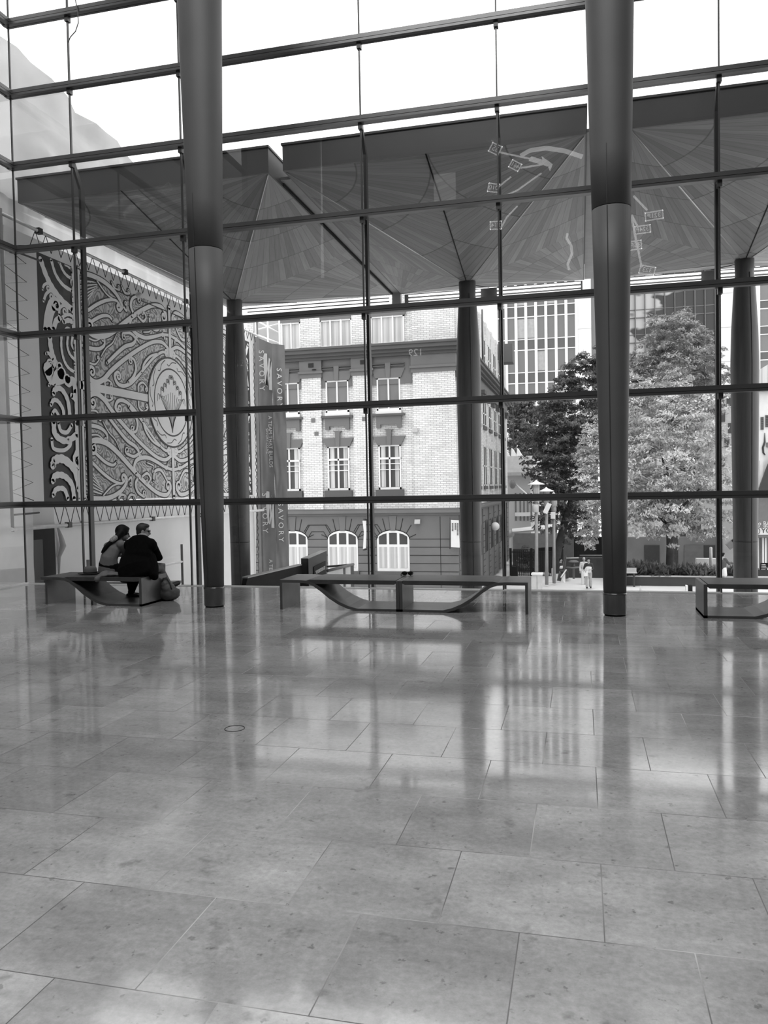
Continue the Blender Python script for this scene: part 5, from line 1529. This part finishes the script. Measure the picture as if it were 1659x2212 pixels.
# dim backdrop walls under the trees
bk = thing('garden_wall', 'dim grey wall of the lower street seen under the leafy tree', 'wall', (7, 66, -5))
a, b = at(1350, 1150, 66), at(1590, 1150, 66)
MB().box(a.x, 66, -6, b.x, 66.4, at(1450, 1160, 66).z).build('wall_face', mat('dim wall', .20, .7, 0, .2, .5), bk)
for px0, px1, m in ((1392, 1425, m_dark), (1478, 1520, m_mid), (1520, 1545, m_dark)):
    p0, p1 = at(px0, 1178, 65.9), at(px1, 1225, 65.9)
    MB().box(p0.x, 65.9, p1.z-1, p1.x, 66.0, p0.z).build('opening', m, bk)
bk2 = thing('terrace_wall', 'dark terrace wall behind the two walking people', 'wall', (0, 57, -5))
a, b = at(1218, 1150, 57), at(1345, 1150, 57)
MB().box(a.x, 57, -6, b.x, 57.4, at(1270, 1205, 57).z).build('wall_face', m_dark, bk2)
p0, p1 = at(1222, 1163, 64), at(1240, 1208, 64)
MB().box(at(1196, 1160, 64).x, 64, -6, p1.x, 64.3, p0.z).build('grey_panel', mat('mid grey panel', .15, .7), bk2)
MB().box(p1.x, 64, -6, at(1345, 1160, 64).x, 64.3, at(1300, 1160, 64).z).build('dark_panel', m_black, bk2)
MB().tube([at(1252, 1200, 56.8), at(1340, 1200, 56.8)], .05, 6).build('top_rail', m_mid, bk2)
MB().tube([at(1222, 1206, 56.8), at(1250, 1205, 56.8)], .05, 6).build('top_rail', m_lightg, bk2)
pt_ = at(1239, 1222, 55)
tb = thing('patio_table', 'round patio table with a domed cover on the dark terrace', 'table', (pt_.x, 55, -4.2))
MB().lathe([(.08, -1.6), (.07, -.2), (.5, -.12), (.5, -.08), (.1, -.05), (.1, .2), (.42, .25), (.2, .36)], 16, (pt_.x, 55, pt_.z)).build('table_top', m_mid, tb)
# street furniture
m_pole = mat('grey lamp pole', .27, .4, .1)
def lamp(px, ytop, ybot, Y, label, dishr, grp):
    q = at(px, ytop, Y); s_ = (q-CAM).dot(fw)/F
    b = at(px+1, ybot, Y)
    m_galv = m_pole
    t = thing('street_lamp', label, 'street lamp', (b.x, Y, b.z), grp)
    x = q.x
    MB().tube([(b.x, Y, b.z), (x, Y, q.z-.9)], [.10, .085], 12).build('pole', m_galv, t)
    MB().lathe([(.02, .10), (.10, .02), (.55*dishr, -.12), (.56*dishr, -.15), (.12, -.10)], 24, (x, Y, q.z)).build('dish_shade', m_white, t)
    MB().lathe([(.13, -.75), (.17, -.60), (.17, -.12)], 14, (x, Y, q.z)).build('lantern', mat('lantern glass', .4, .2), t)
    mb = MB()
    for k in range(6):
        a = 2*PI*k/6; mb.tube([(x+.175*math.cos(a), Y+.175*math.sin(a), q.z-.75), (x+.175*math.cos(a), Y+.175*math.sin(a), q.z-.12)], .014, 5)
    mb.build('cage', m_lightg, t)
    MB().lathe([(.10, -1.15), (.15, -.95), (.15, -.78), (.10, -.72)], 14, (x, Y, q.z)).build('neck', m_galv, t)
    return t, x, s_
g2 = 'dish-shaded street lamps'
t, x, s_ = lamp(1158, 1041, 1241, 44, 'tallest dish-shaded street lamp, standing on a pale cabinet', .82, g2)
q = at(1157, 1097, 43.85); MB().lathe([(.12, -.25), (.17, -.2), (.17, .12), (.12, .18)], 14, (q.x, 43.85, q.z)).build('speaker_box', m_lightg, t)
MB().box(*at(1158, 1098, 43.9)[:2], q.z+.35, x+.28, 44.1, q.z+.62).build('sensor_box', m_lightg, t)
t, x, s_ = lamp(1180, 1056, 1263, 46, 'middle dish-shaded street lamp with a tilted white box on its pole', .78, g2)
q = at(1182, 1098, 45.8); m_ = Matrix.Translation(q) @ Matrix.Rotation(R(25), 4, 'Y')
MB().box(-.13, -.12, -.3, .13, .12, .3, m_).build('speaker_box', m_white, t)
t, x, s_ = lamp(1196, 1067, 1260, 46.6, 'shortest street lamp of the three, with a small white box, nearest the ramp', .6, g2)
q = at(1195, 1113, 46.4); MB().box(q.x-.14, 46.3, q.z-.2, q.x+.12, 46.55, q.z+.18).build('speaker_box', m_white, t)
q0, q1 = at(1149, 1242, 43.2), at(1171, 1269, 43.2)
cb = thing('utility_cabinet', 'pale metal utility cabinet around the foot of the tallest street lamp', 'cabinet', ((q0.x+q1.x)/2, 43.6, q1.z))
zc0, zc1 = q1.z-.1, q0.z
MB().box(q0.x, 43.25, zc0, q1.x, 43.85, zc1).build('cabinet_body', mat('pale cabinet paint', .5, .5), cb)
MB().prism([(q0.x-.04, 43.2, zc1), (q1.x+.04, 43.2, zc1), (q1.x+.04, 43.9, zc1), (q0.x-.04, 43.9, zc1)], (0, 0, .07)).build('lid', m_white, cb)
MB().box((q0.x+q1.x)/2-.006, 43.235, zc0, (q0.x+q1.x)/2+.006, 43.25, zc1-.05).build('door_joint', m_mid, cb)
# bin, fence, ramp
q0, q1 = at(1103, 1224, 56), at(1118, 1246, 56)
bn_ = thing('litter_bin', 'black litter bin in front of the iron fence', 'bin', ((q0.x+q1.x)/2, 56, q1.z))
mb = MB(); mb.prism([(q0.x, 56, q1.z), (q1.x, 56, q1.z), (q1.x-.03, 56, q0.z), (q0.x+.03, 56, q0.z)], (0, .45, 0)); mb.build('bin_body', m_black, bn_)
mb = MB(); mb.tube([(q0.x+.05, 55.98, q0.z), (q0.x+.08, 55.98, q0.z+.09), (q1.x-.08, 55.98, q0.z+.09), (q1.x-.05, 55.98, q0.z)], .03, 6); mb.build('hood', m_black, bn_)
fe = thing('iron_fence', 'black iron bar fence beyond the street lamps', 'fence', (-3, 58, -4.9))
m_fence = m_black
zt_ = at(1130, 1190, 58).z; zb_ = at(1130, 1242, 58).z
for px in [1108+4.6*k for k in range(20)]:
    q = at(px, 1200, 58); MB().box(q.x-.022, 58, zb_-.3, q.x+.022, 58.05, zt_+.05).build('bar', m_fence, fe)
for z in (zt_-.08, zb_): MB().box(at(1105, 1200, 58).x, 57.98, z-.03, at(1200, 1200, 58).x, 58.07, z+.03).build('rail', m_fence, fe)
for px in (1103, 1148): q = at(px, 1200, 58); MB().box(q.x-.08, 57.95, zb_-.3, q.x+.08, 58.1, zt_+.2).build('post', m_fence, fe)
c = at(1143, 1200, 59.5)
mb = MB(); foliage(mb, [lobe(1143, 1195, 17, 60), lobe(1135, 1215, 16, 60), lobe(1150, 1222, 15, 60)], 31, 420, .2)
tag(mb.build('bush', m_leaf_d), 'dark bush in the yard behind the iron fence', 'bush')
dk = thing('yard_shed', 'dark low yard wall with a roof edge behind the fence bush', 'shed', (-1.5, 61.5, -5))
MB().box(at(1108, 1200, 61).x, 61, -6, at(1217, 1200, 61).x, 61.4, at(1190, 1186, 61).z).build('shed_wall', m_dark, dk)
MB().prism([at(1160, 1184, 60.5), at(1219, 1180, 60.5), at(1212, 1190, 60.5), at(1160, 1190, 60.5)], (0, .3, 0)).build('roof_edge', m_black, dk)
rp = thing('ramp', 'pale ramp wall with dark glass screen and white handrail beside the seated person', 'ramp', (at(1212, 1262, 47).x, 48, -4.1))
MB().prism([at(1201, 1263, 48.5), at(1214, 1263, 48.0), at(1222, 1210, 51), at(1222, 1200, 51.5), at(1206, 1240, 49.5)], (.04, 0, 0)).build('dark_screen', m_dark, rp)
MB().prism([at(1210, 1261, 47.8), at(1221, 1261, 47.8), at(1221, 1238, 48.5), at(1213, 1250, 47.8)], (0, .2, 0)).build('ramp_wall', m_white, rp)
MB().tube([at(1212, 1247, 47.6), at(1223, 1231, 48.8)], .045, 8).build('handrail', m_white, rp)
MB().box(at(1186, 1263, 48).x, 48, -4.2, at(1216, 1263, 48).x, 48.1, at(1200, 1258, 48).z).build('ramp_edge', m_mid, rp)
MB().box(at(1196, 1230, 49.2).x-.12, 49.1, at(1196, 1238, 49.2).z-.9, at(1196, 1230, 49.2).x+.05, 49.3, at(1196, 1228, 49.2).z).build('white_end_post', m_white, rp)
# bench in the street, post, ledge, cube light, marker, lantern, sandwich board
q0, q1 = at(1340, 1226, 46.5), at(1375, 1237, 46.5)
sb = thing('street_bench', 'pale slatted street bench in front of the planter shrubs', 'bench', ((q0.x+q1.x)/2, 46.4, -4.1))
mb = MB()
for k in range(3): z = q1.z+(q0.z-q1.z)*(.3+.25*k); mb.box(q0.x, 46.55, z-.035, q1.x, 46.6, z+.035)
mb.build('backrest', m_lightg, sb)
MB().box(q0.x, 46.1, q1.z-.0, q1.x, 46.5, q1.z+.06).build('seat', m_lightg, sb)
for x in (q0.x+.15, q1.x-.15): MB().box(x-.04, 46.15, -4.15, x+.04, 46.5, q1.z).build('leg', m_dark, sb)
q0, q1 = at(1533, 1183, 52), at(1538, 1213, 52)
tag(MB().lathe([(.10, -1.2), (.09, 0), (.03, .04)], 12, ((q0.x+q1.x)/2, 52, q0.z)).build('bollard_post', m_white), 'plain white post behind the shrubs near the leaning person', 'post')
q0, q1 = at(1505, 1207, 53), at(1548, 1215, 53)
tag(MB().box(q0.x, 53, -4.2, q1.x, 53.6, q0.z).build('white_ledge', m_white), 'low white ledge behind the shrubs and the white post', 'ledge')
q0, q1 = at(1482, 1265, 44.6), at(1496, 1279, 44.6)
cl = thing('cube_light', 'small black and white cube light on the paving before the planter', 'light', ((q0.x+q1.x)/2, 44.6, q1.z-.06))
MB().box(q0.x+.10, 44.6, q1.z-.08, q1.x, 45.0, q0.z).build('dark_face', m_black, cl)
MB().box(q0.x, 44.62, q1.z-.08, q0.x+.10, 44.98, q0.z-.01).build('white_face', m_white, cl)
q = at(1384, 1278, 44.6)
tag(MB().lathe([(.055, -.05), (.055, .15), (.02, .24), (.02, .32)], 10, (q.x, 44.6, q.z)).build('bottle', m_pale), 'small pale bottle standing alone on the paving before the planter', 'bottle')
q = at(1581, 1175, 58)
wl_ = thing('wall_speaker', 'tilted grey box speaker on the wall left of the canopy trunk', 'speaker', (q.x, 58, q.z))
m_ = Matrix.Translation(q) @ Matrix.Rotation(R(-38), 4, 'Y')
MB().box(-.33, -.2, -.22, .33, .2, .22, m_).build('speaker_body', m_mid, wl_)
MB().box(.10, -.22, -.22, .345, .0, .22, m_).build('grille', m_black, wl_)
wa = at(1575, 1150, 60)
MB_ = MB().box(at(1562, 1150, 59).x, 59, -5, at(1596, 1150, 59).x, 59.3, at(1580, 1100, 59).z)
tag(MB_.build('passage_wall', mat('passage wall', .30, .6, 0, .15, .6)), 'pale passage wall behind the tilted speaker', 'wall')
q0, q1 = at(1640, 1216, 55), at(1659, 1249, 55)
sw = thing('sandwich_board', 'black chalk sandwich board with rows of writing in front of the shop signs', 'sign', ((q0.x+q1.x)/2, 55, q1.z))
a, b, c, d = at(1640, 1249, 54.8), at(1657, 1249, 54.8), at(1661, 1216, 55.1), at(1643, 1216, 55.1)
MB().prism([a, b, c, d], (0, .06, 0)).build('front_board', m_black, sw)
mb = MB()
for k in range(7):
    u = .12+.105*k
    p0 = d+(a-d)*u+(c-d)*.12; p1 = d+(a-d)*u+(c-d)*(.6+.22*((k*37) % 5)/5)
    mb.tube([p0+V((0, -.03, 0)), p1+V((0, -.03, 0))], .03, 4)
mb.build('chalk_line', m_lightg, sw)
MB().tube([at(1651, 1249, 54.6), at(1662, 1222, 55)], .05, 6).build('leg', m_pale, sw)
q0 = at(1634, 1250, 52); tag(MB().box(q0.x, 52, -4.2, q0.x+6, 53, at(1650, 1248, 52).z).build('white_step', m_white), 'white step edge in front of the sandwich board', 'step')

# ---- entry wall, sign plinth and glass balustrade just outside
YW = 15.6
ew = thing('entry_wall', 'dark sloping entry wall outside the glass below the lettered banner', 'wall', (-7.0, 18, -.9))
MB().prism([at(500, 1266, 15.2)+V((0, 0, -.8)), at(525, 1249, 15.2), at(644, 1221, 20), at(644, 1221, 20)+V((0, 0, -1.6))], (.10, 0, 0)).build('wall_face', m_black, ew)
MB().prism([at(525, 1249, 15.2)+V((-.02, 0, 0)), at(525, 1249, 15.2)+V((.11, 0, 0)), at(644, 1221, 20)+V((.11, 0, 0)), at(644, 1221, 20)+V((-.02, 0, 0))], (0, 0, .03)).build('coping', m_lightg, ew)
sp = thing('sign_plinth', 'dark stone sign plinth lettered with a donor title behind the double bench', 'sign', (at(680, 1240, 20).x, 20.5, gz(20.5)))
a0 = at(650, 1207, 20.0); a1 = at(666, 1207, 20.0); a2 = at(706, 1197, 22.6)
zt_ = a0.z; zb_ = gz(20)-.1
MB().prism([(a0.x, 20, zb_), (a1.x, 20, zb_), (a2.x, 22.6, zb_), (a2.x-.19, 22.6, zb_)], (0, 0, zt_-zb_)).build('plinth_block', mat('dark stone', .035, .35, 0, .1, 2), sp)
MB().prism([(a0.x, 20, zt_), (a1.x, 20, zt_), (a2.x, 22.6, zt_), (a2.x-.19, 22.6, zt_)], (0, 0, .012)).build('plinth_top', m_lightg, sp)
dv = V((a2.x-a1.x, 2.6, 0)).normalized(); nv = V((dv.y, -dv.x, 0))
c_ = V((a1.x, 20, 0))+dv*1.55+nv*.012
MB().prism([c_-dv*.95+V((0, 0, zb_)), c_+dv*.75+V((0, 0, zb_)), c_+dv*.75+V((0, 0, zt_-.28)), c_-dv*.95+V((0, 0, zt_-.28))], nv*.01).build('sign_panel', m_black, sp)
txt('THE ROBERTSON GIFT', .14, c_+dv*-.1+nv*.02+V((0, 0, zt_-.46)), dv, (0, 0, 1), m_white, 'sign_lettering', sp)
m_bglass = sheetm('frosted balustrade glass', .95, .5)
gb = thing('glass_balustrade', 'pale glass balustrade with dark rails beside the sign plinth', 'balustrade', (at(735, 1250, 21).x, 21, gz(21)))
zg = gz(20)-.2
def down(q, z): return V((q.x, q.y, z))
A0, A1, A2, A3, A4 = at(707, 1233, 19.5), at(741, 1225, 20.6), at(746, 1224, 20.8), at(757, 1221, 21.2), at(763, 1219, 21.4)
MB().prism([down(A0, zg), down(A1, zg), A1, A0], (0, .02, 0)).build('glass_panel', m_bglass, gb)
MB().prism([down(A2, zg), down(A3, zg), A3, A2], (0, .02, 0)).build('glass_panel', m_bglass, gb)
MB().tube([A0, A4], .04, 8).build('handrail', m_mid, gb)
MB().tube([at(707, 1224, 22), at(745, 1221, 21.5), A4], .03, 8).build('handrail', m_mid, gb)
for p0, p1 in ((A1, A2), (A3, A4)): MB().prism([down(p0, zg), down(p1, zg), p1, p0], (0, .06, 0)).build('post', m_dark, gb)

# ================================================================== lit artwork on the back wall: seen only as reflections in the glass
m_neon = mat('lit white sign', .9, .5, 0, 0, 1, emis=3.2)
YBW = YB+.03
def mir(px, py):                # where the wall must carry a mark for the glass to show it there
    q = at(px, py, 2*D-YBW); return V((q.x, YBW, q.z))
def plate(px, py, w, h, rot, body, label):
    c = mir(px, py)
    t = thing('wall_sign', label, 'sign', c, 'lit numbers on the back wall')
    m4 = Matrix.Translation(c) @ Matrix.Rotation(R(rot), 4, 'Y')
    mb = MB(); b = .04
    for r4 in ((-w/2, -h/2, w/2, -h/2+b), (-w/2, h/2-b, w/2, h/2), (-w/2, -h/2, -w/2+b, h/2), (w/2-b, -h/2, w/2, h/2)):
        mb.box(r4[0], 0, r4[1], r4[2], .03, r4[3], m4)
    mb.build('plate_rim', m_neon, t)
    rv = m4.to_3x3() @ V((-1, 0, 0)); uv = m4.to_3x3() @ V((0, 0, 1))
    txt(body, h*.72, c+V((0, .02, 0)), rv, uv, m_neon, 'numerals', t)
plate(1413, 466, .68, .34, -4, '321P', 'lit wall plate reading 321P')
plate(1388, 496, .60, .32, -3, '324P', 'lit wall plate reading 324P')
plate(1373, 530, .46, .36, -4, '35P', 'lit wall plate reading 35P')
plate(1398, 584, .60, .34, 14, '323', 'lit wall plate reading 323')
plate(1066, 406, .46, .36, 12, '010', 'lit wall plate reading 010')
plate(1071, 487, .48, .34, 2, 'P14', 'lit wall plate reading P14')
plate(1070, 322, .46, .40, 30, '35', 'lit wall plate reading 35')
plate(1113, 358, .46, .34, 32, '461', 'lit wall plate reading 461')
q = mir(898, 762)
tag(txt('129', .42, q, (-1, 0, 0), (0, 0, 1), m_neon, 'wall_sign_numeral', None), 'lit number 129 low on the back wall', 'sign', None)
def stroke(pts, w, name, label):
    pts = [mir(*p) for p in pts]
    mb = MB().tube(pts, w, 6)
    mb.v = [V((v.x, YBW+.05+(v.y-YBW)*.2, v.z)) for v in mb.v]
    tag(mb.build(name, m_neon), label, 'sign', 'lit line strokes on the back wall')
stroke([(1368, 424), (1398, 455)], .04, 'wall_sign_stroke', 'lit line running to plate 321P')
stroke([(1364, 465), (1378, 492)], .04, 'wall_sign_stroke', 'lit line running to plate 324P')
stroke([(1364, 470), (1374, 520), (1386, 578)], .04, 'wall_sign_stroke', 'lit line joining plates 35P and 323')
stroke([(1125, 338), (1145, 326), (1180, 321), (1220, 327), (1258, 340)], .09, 'wall_sign_arc', 'broad lit arc high on the back wall')
stroke([(1080, 330), (1150, 345)], .035, 'wall_sign_stroke', 'lit line from plate 35 to the arrow')
stroke([(1125, 364), (1180, 355)], .035, 'wall_sign_stroke', 'lit line from plate 461 to the arrow')
stroke([(1078, 404), (1104, 383)], .035, 'wall_sign_stroke', 'lit line rising from plate 010')
stroke([(1088, 425), (1118, 412), (1170, 375)], .035, 'wall_sign_stroke', 'long lit line below the arrow')
stroke([(1083, 492), (1095, 470), (1118, 446)], .035, 'wall_sign_stroke', 'lit line rising from plate P14')
stroke([(1226, 505), (1224, 515), (1234, 532), (1236, 548), (1226, 572), (1230, 584)], .05, 'wall_sign_wave', 'wavy lit stroke with a small arrow head')
q = [mir(*p) for p in ((1142, 348), (1148, 338), (1172, 346), (1170, 338), (1194, 355), (1188, 370), (1184, 360), (1150, 350))]
tag(MB().prism(q, (0, .03, 0)).build('wall_sign_arrow', m_neon), 'large lit arrow on the back wall', 'sign')
m_panel = mat('dim lit panel', .4, .6, 0, .2, 2, emis=.9)
q0, q1 = at(643, 300, 2*D+2), at(700, 600, 2*D+2)  # added glowing panel, seen only as a pale streak in the glass
tag(MB().box(q0.x, -2.02, q1.z, q1.x, -1.98, ZC-.01).build('reflection_panel', m_panel), 'tall glowing panel added to put a pale streak in the glass', 'light')
q0, q1 = mir(937, 378), mir(985, 437)
tag(MB().box(min(q0.x, q1.x), YBW, q1.z, max(q0.x, q1.x), YBW+.02, q0.z).build('wall_mounted_square', m_panel), 'square softly lit panel on the back wall', 'light')

# ================================================================== light
w = bpy.data.worlds.new('sky'); bpy.context.scene.world = w
w.use_nodes = True; nt = w.node_tree; nt.nodes.clear()
bg = nt.nodes.new('ShaderNodeBackground'); ow = nt.nodes.new('ShaderNodeOutputWorld')
tc = nt.nodes.new('ShaderNodeTexCoord'); nz = nt.nodes.new('ShaderNodeTexNoise'); nz.inputs['Scale'].default_value = 2.2; nz.inputs['Detail'].default_value = 4
mr = nt.nodes.new('ShaderNodeMapRange'); mr.inputs['From Min'].default_value = .3; mr.inputs['From Max'].default_value = .7; mr.inputs['To Min'].default_value = .9; mr.inputs['To Max'].default_value = 1.08
nt.links.new(tc.outputs['Generated'], nz.inputs['Vector']); nt.links.new(nz.outputs['Fac'], mr.inputs['Value']); nt.links.new(mr.outputs[0], bg.inputs[0])
nt.links.new(bg.outputs[0], ow.inputs[0]); bg.inputs[1].default_value = SKY
sl = bpy.data.lights.new('sun', 'SUN'); sl.energy = 1.3; sl.angle = R(30)
so = bpy.data.objects.new('sun', sl); C.objects.link(so); so.rotation_euler = (R(18), R(-6), R(0))
def area(name, loc, rot, sx, sy, e):
    l = bpy.data.lights.new(name, 'AREA'); l.shape = 'RECTANGLE'; l.size = sx; l.size_y = sy; l.energy = e
    o = bpy.data.objects.new(name, l); C.objects.link(o); o.location = loc; o.rotation_euler = rot
area('fill_light', (-2, 3, ZC-.1), (0, 0, 0), 10, 6, FILL)  # added lamp that brightens the hall; no such fitting is known
sp_ = bpy.data.lights.new('fill_spot', 'SPOT'); sp_.energy = 5000; sp_.spot_size = R(46); sp_.spot_blend = 1.0; sp_.shadow_soft_size = .6
o_ = bpy.data.objects.new('fill_spot', sp_); C.objects.link(o_); o_.location = (.4, .3, ZC-.2)  # added spot, put in to lift the floor near the camera
sc_ = bpy.context.scene
sc_.view_settings.view_transform = 'Standard'
sc_.view_settings.look = 'None'
sc_.view_settings.exposure = 0.0
sc_.view_settings.gamma = 1.0
sc_.cycles.use_adaptive_sampling = True
sc_.cycles.adaptive_threshold = .02
sc_.cycles.max_bounces = 8
sc_.cycles.diffuse_bounces = 3
sc_.cycles.glossy_bounces = 4
sc_.cycles.transparent_max_bounces = 12
sc_.cycles.caustics_reflective = False
sc_.cycles.caustics_refractive = False
